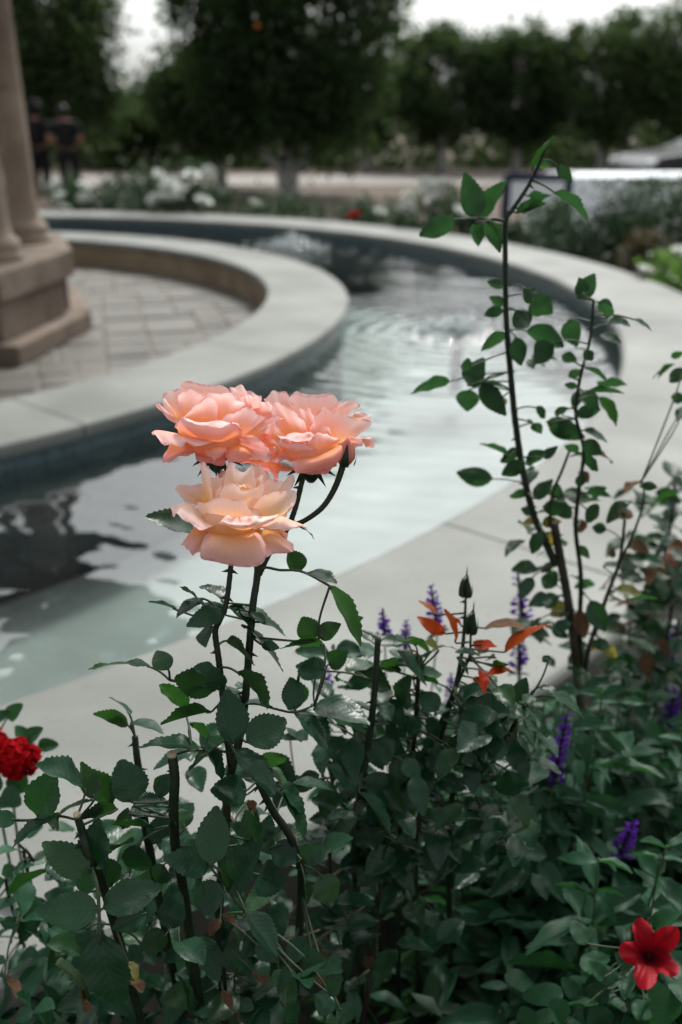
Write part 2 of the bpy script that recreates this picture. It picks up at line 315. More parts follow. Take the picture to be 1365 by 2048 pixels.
# ground: one sheet with a round hole under the pool
v = []; f = []; n = 96
for r in (R_OO - .06, 30, 400):
    for k in range(n):
        a = 2 * math.pi * k / n; v.append((CX + r * math.cos(a), CY + r * math.sin(a), 0.0))
for i in range(2):
    for k in range(n): f.append((i * n + k, i * n + (k + 1) % n, (i + 1) * n + (k + 1) % n, (i + 1) * n + k))
structure(pyd('ground', v, f, M['dirt']))
structure(ring_sheet('flower_bed_soil', R_OO - .07, R_OO + 1.55, ZS, M['soil'], 160, 8))
structure(pyd('road', [(-40, 20.5, .02), (60, 20.5, .02), (60, 24.5, .02), (-40, 24.5, .02)], [(0, 1, 2, 3)], M['road']))
structure(ring_sheet('pool_floor', R_IO - .08, R_OI + .08, -0.06, M['floor'], 160, 2))
def water_mat():
    m = bpy.data.materials.new('pool_water'); m.use_nodes = True; m.use_transparent_shadow = True; t = m.node_tree; t.nodes.clear()
    o = N(t, 'ShaderNodeOutputMaterial'); gl = N(t, 'ShaderNodeBsdfGlossy'); gl.inputs['Roughness'].default_value = .015
    tr = N(t, 'ShaderNodeBsdfTransparent'); tr.inputs[0].default_value = (.775, .86, .855, 1)
    ms = N(t, 'ShaderNodeMixShader'); fz = N(t, 'ShaderNodeFresnel'); fz.inputs['IOR'].default_value = 1.33
    tc = N(t, 'ShaderNodeTexCoord')
    def rings(P, scale, fall, amp):
        mp = N(t, 'ShaderNodeVectorMath', operation='SUBTRACT'); mp.inputs[1].default_value = P; t.links.new(tc.outputs['Object'], mp.inputs[0])
        nz = N(t, 'ShaderNodeTexNoise'); nz.inputs['Scale'].default_value = 2.2; t.links.new(mp.outputs[0], nz.inputs['Vector'])
        ln = N(t, 'ShaderNodeVectorMath', operation='LENGTH'); t.links.new(mp.outputs[0], ln.inputs[0])
        ph = N(t, 'ShaderNodeMath', operation='MULTIPLY_ADD'); t.links.new(nz.outputs[0], ph.inputs[0]); ph.inputs[1].default_value = .16; t.links.new(ln.outputs[1], ph.inputs[2])
        k = N(t, 'ShaderNodeMath', operation='MULTIPLY'); t.links.new(ph.outputs[0], k.inputs[0]); k.inputs[1].default_value = scale
        sn = N(t, 'ShaderNodeMath', operation='SINE'); t.links.new(k.outputs[0], sn.inputs[0])
        fa = N(t, 'ShaderNodeMath', operation='MULTIPLY'); t.links.new(ln.outputs[1], fa.inputs[0]); fa.inputs[1].default_value = -fall
        ex = N(t, 'ShaderNodeMath', operation='EXPONENT'); t.links.new(fa.outputs[0], ex.inputs[0])
        a = N(t, 'ShaderNodeMath', operation='MULTIPLY'); t.links.new(sn.outputs[0], a.inputs[0]); t.links.new(ex.outputs[0], a.inputs[1])
        b = N(t, 'ShaderNodeMath', operation='MULTIPLY'); t.links.new(a.outputs[0], b.inputs[0]); b.inputs[1].default_value = amp
        return b.outputs[0]
    r1 = rings(JET1, 62, 1.15, .0042); r2 = rings(JET2, 50, .9, .0045)
    n1 = N(t, 'ShaderNodeTexNoise'); n1.inputs['Scale'].default_value = 2.6; n1.inputs['Detail'].default_value = 2.5; t.links.new(tc.outputs['Object'], n1.inputs['Vector'])
    h1 = N(t, 'ShaderNodeMath', operation='MULTIPLY'); t.links.new(n1.outputs[0], h1.inputs[0]); h1.inputs[1].default_value = .020
    s1 = N(t, 'ShaderNodeMath', operation='ADD'); t.links.new(r1, s1.inputs[0]); t.links.new(r2, s1.inputs[1])
    s2 = N(t, 'ShaderNodeMath', operation='ADD'); t.links.new(s1.outputs[0], s2.inputs[0]); t.links.new(h1.outputs[0], s2.inputs[1])
    def chop(P, reach, amp):                  # broken water where a jet falls back
        mp = N(t, 'ShaderNodeVectorMath', operation='DISTANCE'); mp.inputs[1].default_value = P; t.links.new(tc.outputs['Object'], mp.inputs[0])
        fa = N(t, 'ShaderNodeMath', operation='MULTIPLY'); t.links.new(mp.outputs[1], fa.inputs[0]); fa.inputs[1].default_value = -1 / reach
        ex = N(t, 'ShaderNodeMath', operation='EXPONENT'); t.links.new(fa.outputs[0], ex.inputs[0])
        nz = N(t, 'ShaderNodeTexNoise'); nz.inputs['Scale'].default_value = 26; nz.inputs['Detail'].default_value = 2; t.links.new(tc.outputs['Object'], nz.inputs['Vector'])
        a = N(t, 'ShaderNodeMath', operation='MULTIPLY'); t.links.new(nz.outputs[0], a.inputs[0]); t.links.new(ex.outputs[0], a.inputs[1])
        b = N(t, 'ShaderNodeMath', operation='MULTIPLY'); t.links.new(a.outputs[0], b.inputs[0]); b.inputs[1].default_value = amp
        return b.outputs[0]
    s3 = N(t, 'ShaderNodeMath', operation='ADD'); t.links.new(s2.outputs[0], s3.inputs[0]); t.links.new(chop(JET1, .16, .085), s3.inputs[1])
    s4 = N(t, 'ShaderNodeMath', operation='ADD'); t.links.new(s3.outputs[0], s4.inputs[0]); t.links.new(chop(JET2, .14, .085), s4.inputs[1])
    bp = N(t, 'ShaderNodeBump'); bp.inputs['Strength'].default_value = 1; bp.inputs['Distance'].default_value = 1.0
    t.links.new(s4.outputs[0], bp.inputs['Height'])
    t.links.new(bp.outputs[0], gl.inputs['Normal']); t.links.new(bp.outputs[0], fz.inputs['Normal'])
    fb = N(t, 'ShaderNodeMath', operation='MULTIPLY_ADD'); t.links.new(fz.outputs[0], fb.inputs[0]); fb.inputs[1].default_value = .9; fb.inputs[2].default_value = .135; t.links.new(fb.outputs[0], ms.inputs[0]); t.links.new(tr.outputs[0], ms.inputs[1]); t.links.new(gl.outputs[0], ms.inputs[2]); t.links.new(ms.outputs[0], o.inputs[0])
    return m
structure(ring_sheet('water', R_IO - .06, R_OI + .06, ZW, water_mat(), 200, 6))

def arc_solid(prof, a0, a1, n):
    """sweep a closed (r, z) profile along an arc; closed ends"""
    v = []; f = []; m = len(prof)
    for i in range(n + 1):
        a = a0 + (a1 - a0) * i / n
        for r, z in prof: v.append((CX + r * math.cos(a), CY + r * math.sin(a), z))
    for i in range(n):
        for k in range(m): f.append((i * m + k, i * m + (k + 1) % m, (i + 1) * m + (k + 1) % m, (i + 1) * m + k))
    f.append(tuple(range(m))[::-1]); f.append(tuple(n * m + k for k in range(m)))
    return v, f
def coping_profile(r0, r1, zt, th, rr):
    pts = []
    for (cr_, cz, a0) in ((r0 + rr, zt - th + rr, 180), (r1 - rr, zt - th + rr, 270), (r1 - rr, zt - rr, 0), (r0 + rr, zt - rr, 90)):
        for k in range(5):
            a = rad(a0 + 90 * k / 4); pts.append((cr_ + rr * math.cos(a), cz + rr * math.sin(a)))
    return pts
def round_wall(name, label, r0, r1, zbot, mat_in, mat_out, n_st, a_off, a_from, a_to, rr, th=.05):
    T = thing(name, label, 'wall', (0, 0, 0))
    for nm, ra, rb, mt in (('inner_face', r0 + .035, (r0 + r1) / 2 - .001, mat_in), ('outer_face', (r0 + r1) / 2 + .001, r1 - .035, mat_out)):
        vv, ff = arc_solid([(ra, zbot), (rb, zbot), (rb, ZC - th + .004), (ra, ZC - th + .004)], 0, 2 * math.pi * .99999, 180)
        o = pyd(nm, vv, ff, mt, T)
        uv = o.data.uv_layers.new(name='UVMap')
        for lp in o.data.loops:
            co = o.data.vertices[lp.vertex_index].co
            uv.data[lp.index].uv = (math.atan2(co.y - CY, co.x - CX) * (r0 + r1) / 2, co.z)
    st = 2 * math.pi / n_st
    prof = coping_profile(r0, r1, ZC, th, rr)
    for k in range(n_st):
        a0 = a_off + k * st; mid = math.degrees((a0 + st / 2) % (2 * math.pi)); mid = mid - 360 if mid > 180 else mid
        g = .0022 / r0
        dz = random.uniform(-.0015, .0015)
        vv, ff = arc_solid([(r, z + dz) for r, z in prof], a0 + g, a0 + st - g, 12)
        o = pyd('coping_stone', vv, ff, M['stone'], T)
    return T
round_wall('pool_wall', 'curved outer pool wall with wide pale stone coping beside the rose bed', R_OI, R_OO, -.08, M['tile'], M['wallstone'], 22, rad(-40.4), 0, 0, .022)
round_wall('plaza_wall', 'low curved inner wall with pale coping between the paving and the water', R_II, R_IO, -.08, M['innerwall'], M['tile'], 18, rad(-22), 0, 0, .018)

# paving of the round plaza: a bed with stone slabs of mixed size
pv_ = bpy.data.meshes.new('paving'); bm = bmesh.new(); lathe(bm, [(R_II + .06, -.05), (R_II + .06, ZP - .007)], CX, CY, 64)
paving = structure(frombm('paving', bm, M['joint']))
rects = []
def split(x0, x1, y0, y1, d):
    wx, wy = x1 - x0, y1 - y0
    if d > 0 and max(wx, wy) > .30:
        k = random.uniform(.38, .62)
        if wx > wy * random.uniform(.8, 1.25): split(x0, x0 + wx * k, y0, y1, d - 1); split(x0 + wx * k, x1, y0, y1, d - 1)
        else: split(x0, x1, y0, y0 + wy * k, d - 1); split(x0, x1, y0 + wy * k, y1, d - 1)
    else: rects.append((x0, x1, y0, y1))
random.seed(3); split(-2.75, .0, -2.75, 2.75, 9); split(.0, 2.75, -2.75, 2.75, 9)
rot = Matrix.Translation((CX, CY, 0)) @ Matrix.Rotation(rad(14), 4, 'Z')
for (x0, x1, y0, y1) in rects:
    far = max(math.hypot(x, y) for x in (x0, x1) for y in (y0, y1)); near = math.hypot((x0 + x1) / 2, (y0 + y1) / 2)
    c = rot @ Vector(((x0 + x1) / 2, (y0 + y1) / 2, 0))
    if far > R_II + .30 or c.x < -2.6 - .25 * (c.y - 3): continue
    bm = bmesh.new(); g = .006; box(bm, x0 + g, x1 - g, y0 + g, y1 - g, -.03, 0); bevel(bm, .008, 1)
    o = frombm('paving_stone', bm, M['paver'], paving); o.matrix_local = Matrix.Translation((0, 0, ZP + random.uniform(-.004, .004))) @ rot

# ------------------------------------------------------------------ the stone pavilion in the middle of the plaza
random.seed(11)
pav = thing('garden_pavilion', 'brown sandstone pavilion with slim columns on stepped pedestals at left edge', 'pavilion', (CX, CY, ZP))
PR = 1.36
def at_ring(a, r=PR): return Matrix.Rotation(a, 4, 'Z') @ Matrix.Translation((r, 0, 0))
for k, deg in enumerate((-8, 20, 62, 98, 134, 170, 206, 242, 278, 314)):
    Mx = at_ring(rad(deg))
    bm = bmesh.new(); box(bm, -.36, .40, -.42, .42, 0, .10); bevel(bm, .012); ped = frombm('pedestal', bm, M['brownstone'], pav); ped.matrix_local = Mx
    bm = bmesh.new(); box(bm, -.30, .30, -.36, .36, .098, .29); bevel(bm, .01); frombm('pedestal_die', bm, M['brownstone'], ped)
    bm = bmesh.new(); box(bm, -.34, .34, -.40, .40, .288, .42); bevel(bm, .010, 2); frombm('pedestal_cap', bm, M['brownstone'], ped)
    bm = bmesh.new()
    lathe(bm, [(.128, .418), (.128, .45), (.118, .46), (.118, .475), (.125, .49), (.12, .51), (.10, .53), (.088, .55), (.083, .60), (.080, .64), (.074, 1.3), (.066, 1.95), (.085, 1.98), (.10, 2.02), (.12, 2.06)], .13, 0, 24)
    col = frombm('column', bm, M['columnstone'], pav, True); col.matrix_local = Mx
bm = bmesh.new()
prof = [(1.28, 2.05), (1.60, 2.05), (1.60, 2.16), (1.95, 2.22), (2.18, 2.28), (2.18, 2.38), (1.9, 2.42), (1.28, 2.42)]
ringsv = [[bm.verts.new((r * math.cos(2 * math.pi * k / 64), r * math.sin(2 * math.pi * k / 64), z)) for k in range(64)] for r, z in prof]
for i in range(len(prof)):
    for k in range(64): bm.faces.new((ringsv[i][k], ringsv[i][(k + 1) % 64], ringsv[(i + 1) % len(prof)][(k + 1) % 64], ringsv[(i + 1) % len(prof)][k]))
frombm('entablature', bm, M['brownstone'], pav)

# ------------------------------------------------------------------ fountain jets
def water_blob_mat():
    m, t, b, o = base_mat('splashing_water')
    b.inputs['Base Color'].default_value = (.75, .82, .83, 1); b.inputs['Roughness'].default_value = .08; b.inputs['Specular IOR Level'].default_value = 1.0
    b.inputs['Transmission Weight'].default_value = .35; b.inputs['IOR'].default_value = 1.33
    n = N(t, 'ShaderNodeTexNoise'); n.inputs['Scale'].default_value = 60; bp = N(t, 'ShaderNodeBump'); bp.inputs['Strength'].default_value = .5; bp.inputs['Distance'].default_value = .01
    t.links.new(n.outputs[0], bp.inputs['Height']); t.links.new(bp.outputs[0], b.inputs['Normal'])
    return m
M['splash'] = water_blob_mat()
def jet(P, label, h, spread):
    T = thing('fountain_jet', label, 'fountain', P, 'bubbling jets in the pool channel')
    bm = bmesh.new(); lathe(bm, [(.035, -.30), (.03, -.02), (.022, .03), (.02, .05)], 0, 0, 14); frombm('nozzle', bm, M['nozzle'], T, True)
    bm = bmesh.new()
    lathe(bm, [(.07, -.005), (.05, .02), (.026, h * .55), (.02, h * .9), (.006, h)], 0, 0, 14)
    for _ in range(130):
        a = random.uniform(0, 6.28); r = abs(random.gauss(0, spread)); z = max(.002, h * .8 * math.exp(-(r / spread) ** 2) * random.random())
        bmesh.ops.create_icosphere(bm, subdivisions=1, radius=random.uniform(.005, .018), matrix=Matrix.Translation((r * math.cos(a), r * math.sin(a), z)) @ Matrix.Diagonal((1.3, 1.3, .7, 1)))
    o = frombm('water_splash', bm, M['splash'], T, True); o['kind'] = 'stuff'
jet(JET1, 'near bubbling water jet rippling the pool behind the tall rose cane', .075, .20)
jet(JET2, 'far small bubbling jet at the back bend of the pool', .10, .16)

# ------------------------------------------------------------------ leaf-card masses for far foliage
rng = np.random.default_rng(5)
def card_mesh(name, C, size, material, parent, upbias=.4, aspect=.5):
    """C: n x 3 leaf centres; every leaf a bent pair of faces"""
    n = len(C); d = rng.normal(size=(n, 3)); d /= np.linalg.norm(d, axis=1)[:, None]
    u = rng.normal(size=(n, 3)); u[:, 2] += upbias * 2; nn = u - (u * d).sum(1)[:, None] * d; nn /= np.linalg.norm(nn, axis=1)[:, None] + 1e-9
    s = np.cross(d, nn); L = size * rng.uniform(.6, 1.3, n)[:, None]
    base = C - d * L * .5; tip = C + d * L * .5; l = C + s * L * aspect * .5 + nn * L * .08; r = C - s * L * aspect * .5 + nn * L * .08
    v = np.stack([base, l, tip, r], 1).reshape(-1, 3); i = np.arange(n) * 4
    f = np.concatenate([np.stack([i, i + 1, i + 2], 1), np.stack([i, i + 2, i + 3], 1)])
    m = bpy.data.meshes.new(name); m.vertices.add(len(v)); m.vertices.foreach_set('co', v.ravel())
    m.loops.add(len(f) * 3); m.loops.foreach_set('vertex_index', f.ravel().astype(np.int32)); m.polygons.add(len(f))
    m.polygons.foreach_set('loop_start', np.arange(len(f), dtype=np.int32) * 3)
    m.update(calc_edges=True); m.validate()
    o = link(name, m, material, parent); o['kind'] = 'stuff'; return o
def tree(px, hw, ytop, ybot, Y, label, trunks=1, n=9000, leaf=.15, fruit=0, lift=0):
    """crown given by its outline in the photo and its distance"""
    top = V(px, ytop, Y).z; bot = max(.55, V(px, ybot, Y).z); cx = V(px, 300, Y).x; rx = hw / F * Y * 1.02
    T = thing('orchard_tree', label, 'tree', (cx, Y, 0), 'trees behind the garden')
    cz = (top + bot) / 2 - 0; rz = (top - bot) / 2
    n = int(n * 1.7); K = 120; cl = rng.normal(size=(K, 3)); cl /= np.linalg.norm(cl, axis=1)[:, None]; cl *= (rng.uniform(.25, 1, K) ** .45)[:, None]
    cl *= np.array([rx * .88, rx * .75, rz * .88]); cl[:, 2] += cz
    k = rng.integers(0, K, n); C = cl[k] + rng.normal(size=(n, 3)) * np.array([rx, rx, rz]) * .13 * rng.uniform(.5, 1.3, K)[k][:, None]
    card_mesh('crown', C, leaf, M['crown'], T)
    bm = bmesh.new()
    for j in range(trunks):
        a = (j - (trunks - 1) / 2) * .55
        tube(bm, [(a * .12, 0, 0), (a * .3, .05 * j, .5), (a * .75, .1, bot + .25), (a * 1.1, .1, cz)], .13 if trunks == 1 else .10, .05, 9)
    for j in range(8):
        a = random.uniform(0, 6.28); tube(bm, [(0, 0, bot + .1), (rx * .3 * math.cos(a), rx * .3 * math.sin(a), cz * .9), (rx * .65 * math.cos(a), rx * .65 * math.sin(a), cz + rz * .4)], .05, .015, 6)
    frombm('trunk', bm, M['bark'], T, True)
    for j in range(fruit):
        bm = bmesh.new(); bmesh.ops.create_icosphere(bm, subdivisions=2, radius=.045)
        o = frombm('fruit', bm, M['orange'], T, True); o.location = (random.uniform(-.5, .1) * rx, -rx * .78, cz + random.uniform(-.1, .55) * rz)
tree(132, 134, -190, 335, 20.5, 'dark leafy tree behind the columns at the left edge', 1, 11000)
tree(575, 225, -260, 345, 18, 'largest dark orchard tree with forked pale trunk in the middle', 3, 17000, fruit=3)
tree(440, 140, 70, 345, 19.5, 'dark tree with single trunk left of the forked one', 1, 11000)
tree(735, 75, 95, 350, 27, 'low thin tree in the gap right of the big middle tree', 1, 3500)
tree(885, 115, 45, 335, 26, 'round dark tree with pale trunk right of the sky gap', 1, 9000)
tree(1035, 105, 40, 338, 25.5, 'middle tree of the dark row above the white tables', 1, 9000)
tree(1205, 130, 20, 335, 25, 'broad dark tree of the row above the parked car', 1, 10000)
tree(1375, 130, -60, 335, 24, 'tall dark tree at the right edge of the row', 1, 10000)
tree(20, 130, -120, 340, 24, 'far dark tree mostly hidden by the columns', 1, 6000)
tree(300, 130, 180, 345, 28, 'low far tree seen between the two left trees', 1, 6000)
# a far wood closing the view under the crowns
C = np.stack([rng.uniform(-32, 34, 26000), rng.uniform(27, 31, 26000), rng.uniform(.0, 1, 26000) ** 1.2 * 2.1], 1)
C[:, 2] *= .75 + .35 * np.sin(C[:, 0] * .7) * np.sin(C[:, 0] * .23 + 1)
hz = card_mesh('far_wood', C, .30, M['crown'], None); hz['label'] = 'far dark wood closing the view beyond the road'; hz['category'] = 'wood'

# ------------------------------------------------------------------ shrubs of the far beds
def far_ring(px, R):
    """point on the ring of radius R round the pool centre, seen at photo column px, beyond the pool"""
    xc = (px - 682.5) / F; Y = 9.0
    for _ in range(60):
        X = xc * (CP * Y + SP * 1.2); q = R * R - (X - CX) ** 2
        Y = Y * .5 + .5 * (CY + math.sqrt(max(q, .01)))
    return X, Y
def rosette_mesh(name, seed, r=1, petals=14):
    rr = random.Random(seed); v = []; f = []
    for i in range(petals):
        ring = i / petals; el = rad(75 - 75 * ring + rr.uniform(-8, 8)); a = i * 2.4; wd = .35 + .3 * ring
        d = Vector((math.cos(a) * math.cos(el), math.sin(a) * math.cos(el), math.sin(el))); s = Vector((-math.sin(a), math.cos(a), 0)); nn = d.cross(s)
        L = .55 + .45 * ring; b = len(v)
        for (t, w_) in ((0, .1), (.45, .9), (.85, 1), (1, .55)):
            for q in (-1, 0, 1): v.append(d * t * L + s * q * w_ * wd + nn * (-.16 * (1 - q * q) + .12 * t * t))
        for k in range(3):
            for q in range(2): f.append((b + k * 3 + q, b + k * 3 + q + 1, b + k * 3 + q + 4, b + k * 3 + q + 3))
    m = bpy.data.meshes.new(name); m.from_pydata([tuple(x * r) for x in v], [], f); m.update(); m.polygons.foreach_set('use_smooth', [True] * len(m.polygons)); return m
WHITE = [rosette_mesh('white_bloom', s) for s in (1, 2, 3)]
for m_ in WHITE: m_.materials.append(M['whitepetal'])
REDB = rosette_mesh('red_bloom', 9); REDB.materials.append(M['redpetal'])
def shrub(px, R, h, wd, mat_, label, cat='shrub', n=900, leaf=.05, blooms=(), name='flower_bush', bloom_mesh=None, br=.055, group='bushes in the far flower bed', wispy=0):
    X, Y = far_ring(px, R); n = int(n * 2.6); h += .15
    T = thing(name, label, cat, (X, Y, ZS), group)
    K = 34; cl = rng.normal(size=(K, 3)) * np.array([wd * .27, wd * .25, 0]); cl[:, 2] = h * (.12 + .8 * rng.uniform(0, 1, K))
    cl[:, :2] *= (1.15 - .5 * cl[:, 2:3] / h)
    k = rng.integers(0, K, n); C = cl[k] + rng.normal(size=(n, 3)) * wd * .10; C[:, 2] = np.clip(C[:, 2], .02, h * 1.08)
    if wispy: C[: n // 3, 2] = rng.uniform(.5, 1.12, n // 3) * h
    card_mesh('foliage', C, leaf, M[mat_], T, aspect=.55)
    bm = bmesh.new()
    for j in range(7): tube(bm, [(0, 0, 0), tuple(cl[j] * [.5, .5, .5]), tuple(cl[j])], .008, .004, 5)
    frombm('stem', bm, M['stem'], T)
    for (bx, by) in blooms:
        p = V(bx, by, Y - wd * .62); m_ = bloom_mesh or random.choice(WHITE)
        o = link('bloom', m_, None, T); o.location = p - Vector((X, Y, ZS)); s = br * 1.25 * random.uniform(.85, 1.15); o.scale = (s, s, s); o.rotation_euler = (random.uniform(-.2, .9), random.uniform(-.4, .4), random.uniform(0, 6))
random.seed(21)
shrub(365, 5.45, .66, .8, 'shrub', 'green rose bush full of white blooms on the far coping', 'rose bush', 1500, blooms=[(365, 385), (407, 405), (318, 352), (340, 372), (384, 352), (310, 402), (418, 345), (352, 398), (330, 395)], name='rose_bush', br=.075)
shrub(140, 5.6, .55, .6, 'shrub', 'bush with pale blooms beside the column base', 'rose bush', 800, blooms=[(113, 372), (168, 376), (128, 420), (120, 395), (172, 400)], name='rose_bush', br=.075)
shrub(235, 5.55, .42, .75, 'shrub', 'low green bush left of the white roses', n=1100)
shrub(270, 6.5, .50, .8, 'shrubdark', 'dark low bush behind the green bushes near the columns', n=900)
shrub(455, 6.4, .38, .6, 'shrub', 'thin bush right of the white roses', n=500)
shrub(560, 5.5, .40, .7, 'shrub', 'loose green bush below the forked trunk', n=800, blooms=[(508, 408)], br=.05)
shrub(620, 5.9, .25, .5, 'shrubdark', 'very low dark plant right of the loose bush', n=300)
shrub(715, 5.45, .42, .55, 'shrub', 'bush with one red bloom at the back of the pool', n=700, blooms=[(710, 432)], bloom_mesh=REDB, br=.05)
shrub(790, 5.7, .32, .5, 'shrub', 'small grey green bush with a pale bloom', n=500, blooms=[(760, 425), (818, 392)], br=.055)
shrub(862, 5.5, .58, .6, 'shrub', 'taller bush topped with two white blooms', n=1000, blooms=[(852, 372), (880, 375), (815, 415), (870, 395)], name='rose_bush', cat='rose bush', br=.07)
shrub(940, 5.5, .42, .5, 'shrub', 'bush half hidden by the backlit rose leaves', n=700, blooms=[(920, 425)])
shrub(1020, 5.6, .35, .5, 'shrub', 'small bush below the navy frame', n=600)
shrub(1175, 5.55, .42, .75, 'shrubdark', 'dense dark round shrub overhanging the right coping', n=2600, leaf=.04)
shrub(1250, 5.9, .62, .7, 'shrubdark', 'upright wispy shrub before the white tablecloth', n=1500, leaf=.04, wispy=1)
shrub(1285, 5.45, .40, .55, 'shrubred', 'russet tinged bush on the right coping edge', n=1200, leaf=.045)
shrub(1345, 5.9, .66, .7, 'shrub', 'tall thin shrub with flower stalks at the right edge', n=1300, leaf=.04, wispy=1)
shrub(1350, 5.35, .36, .55, 'shrubbright', 'bright green bush with a pale bloom at right edge', n=1300, leaf=.05, blooms=[(1358, 505), (1290, 545)], br=.05)
shrub(1390, 5.25, .30, .5, 'shrubdark', 'dark bush nearest the camera on the right coping edge', n=900, leaf=.05)
shrub(1100, 6.2, .45, .6, 'shrub', 'grey green bush left of the dark round shrub', n=900)

# ------------------------------------------------------------------ white-draped tables, navy frame, parked car
def draped_table(x0, x1, y0, y1, h, label):
    T = thing('draped_table', label, 'table', ((x0 + x1) / 2, (y0 + y1) / 2, 0), 'white tables beyond the right bed')
    hx, hy = (x1 - x0) / 2, (y1 - y0) / 2
    bm = bmesh.new(); box(bm, -hx, hx, -hy, hy, h - .03, h - .004); bevel(bm, .004, 1); frombm('table_top', bm, M['navy'], T)
    for sx in (-1, 1):
        for sy in (-1, 1):
            bm = bmesh.new(); tube(bm, [(sx * (hx - .08), sy * (hy - .08), 0), (sx * (hx - .08), sy * (hy - .08), h - .03)], .018, .018); frombm('leg', bm, M['chrome'], T)
    v = []; f = []; n = 160; per = []
    for k in range(n):
        t = k / n * 4; s = int(t); u = t - s
        per.append([(-hx + 2 * hx * u, -hy), (hx, -hy + 2 * hy * u), (hx - 2 * hx * u, hy), (-hx, hy - 2 * hy * u)][s])
    rows = [(1.0, h), (1.006, h - .02), (1.01, h * .6), (1.02, h * .25), (1.03, .03)]
    for j, (sc_, z) in enumerate(rows):
        for k, (x, y) in enumerate(per):
            amp = .035 * j / 4 * (math.sin(k * 1.1) + .5 * math.sin(k * .47 + 1)); L = math.hypot(x / hx, y / hy)
            nx = (abs(abs(x) - hx) < 1e-6) * (1 if x > 0 else -1); ny = (abs(abs(y) - hy) < 1e-6) * (1 if y > 0 else -1)
            v.append((x + nx * (amp + .01 + .07 * j), y + ny * (amp + .01 + .07 * j), z))  # skirt shaped to flare outward so the cloth catches more sky light
    for j in range(4):
        for k in range(n): f.append((j * n + k, j * n + (k + 1) % n, (j + 1) * n + (k + 1) % n, (j + 1) * n + k))
    f.append(tuple(range(n)))
    pyd('tablecloth', v, f, M['cloth'], T, False)
draped_table(2.42, 4.2, 10.6, 11.4, .74, 'long table under a white cloth behind the dark shrub')
draped_table(4.35, 6.4, 10.5, 11.3, .76, 'second white draped table running off the right edge')
T = thing('folding_sign_frame', 'navy framed white panel standing left of the white tables', 'frame', (2.08, 10.35, 0))
bm = bmesh.new(); box(bm, -.36, .36, -.02, .02, .70, .78); bevel(bm, .006, 1); frombm('top_rail', bm, M['navy'], T)
for s in (-1, 1):
    bm = bmesh.new(); box(bm, s * .33 - .045, s * .33 + .045, -.016, .016, 0, .699); bevel(bm, .006, 1); frombm('post', bm, M['navy'], T)
bm = bmesh.new(); box(bm, -.284, .284, -.008, .008, .40, .699); frombm('panel', bm, M['cloth'], T)
# parked car
T = thing('parked_car', 'dark parked car with sky glare on its windscreen at right edge', 'car', (7.0, 17.2, 0))
T.rotation_euler = (0, 0, rad(188))
def side_loft(name, prof, hw0, hw1, mat_, zs):
    v = []; f = []; n = len(prof)
    for s in (-1, 1):
        for (x, z) in prof: v.append((x, s * (hw0 + (hw1 - hw0) * max(0, (z - zs)) / .6), z))
    f.append(tuple(range(n))[::-1]); f.append(tuple(range(n, 2 * n)))
    for k in range(n): f.append((k, (k + 1) % n, n + (k + 1) % n, n + k))
    return v, f
vv, ff = side_loft('b', [(-2.1, .28), (-2.15, .55), (-2.05, .78), (-1.2, .84), (.9, .86), (1.9, .74), (2.12, .58), (2.12, .28)], .86, .86, None, 2)
o = pyd('body', vv, ff, M['carpaint'], T); md = o.modifiers.new('b', 'BEVEL'); md.width = .06; md.segments = 3
vv, ff = side_loft('c', [(-1.75, .835), (-1.2, 1.22), (-.9, 1.28), (.05, 1.26), (.35, 1.20), (1.15, .84)], .80, .60, None, .84)
cab = pyd('cabin', vv, ff, M['carpaint'], T)
def quad_part(name, pts, mat_, parent): return pyd(name, pts, [(0, 1, 2, 3)], mat_, parent)
quad_part('windscreen', [(1.06, -.70, .898), (1.06, .70, .898), (.40, .60, 1.192), (.40, -.60, 1.192)], M['carglass'], T)
quad_part('rear_window', [(-1.66, .70, .908), (-1.66, -.70, .908), (-1.25, -.60, 1.20), (-1.25, .60, 1.20)], M['carglass'], T)
for s in (-1, 1):
    for (a, b_) in ((-1.25, -.45), (-.38, .55)):
        quad_part('side_window', [(a, s * .806, .90), (b_ + (.25 if b_ > 0 else 0), s * .806, .90), (b_ - (.1 if b_ > 0 else 0), s * .70, 1.17), (a + (.15 if a < -1 else 0), s * .70, 1.17)], M['carglass'], T)
    bm = bmesh.new(); box(bm, 1.98, 2.10, s * .72 - .12, s * .72 + .12, .56, .68); bevel(bm, .02); frombm('headlight', bm, M['cloth'], T)
for sx in (-1.35, 1.3):
    for s in (-1, 1):
        bm = bmesh.new(); lathe(bm, [(.20, -.1), (.31, -.1), (.33, -.06), (.33, .06), (.31, .1), (.20, .1)], 0, 0, 24); o = frombm('wheel', bm, M['rubber'], T, True)
        o.location = (sx, s * .80, .33); o.rotation_euler = (rad(90), 0, 0)
        bm = bmesh.new(); lathe(bm, [(.05, -.105), (.2, -.09), (.2, .09), (.05, .105)], 0, 0, 16); frombm('rim', bm, M['chrome'], o)

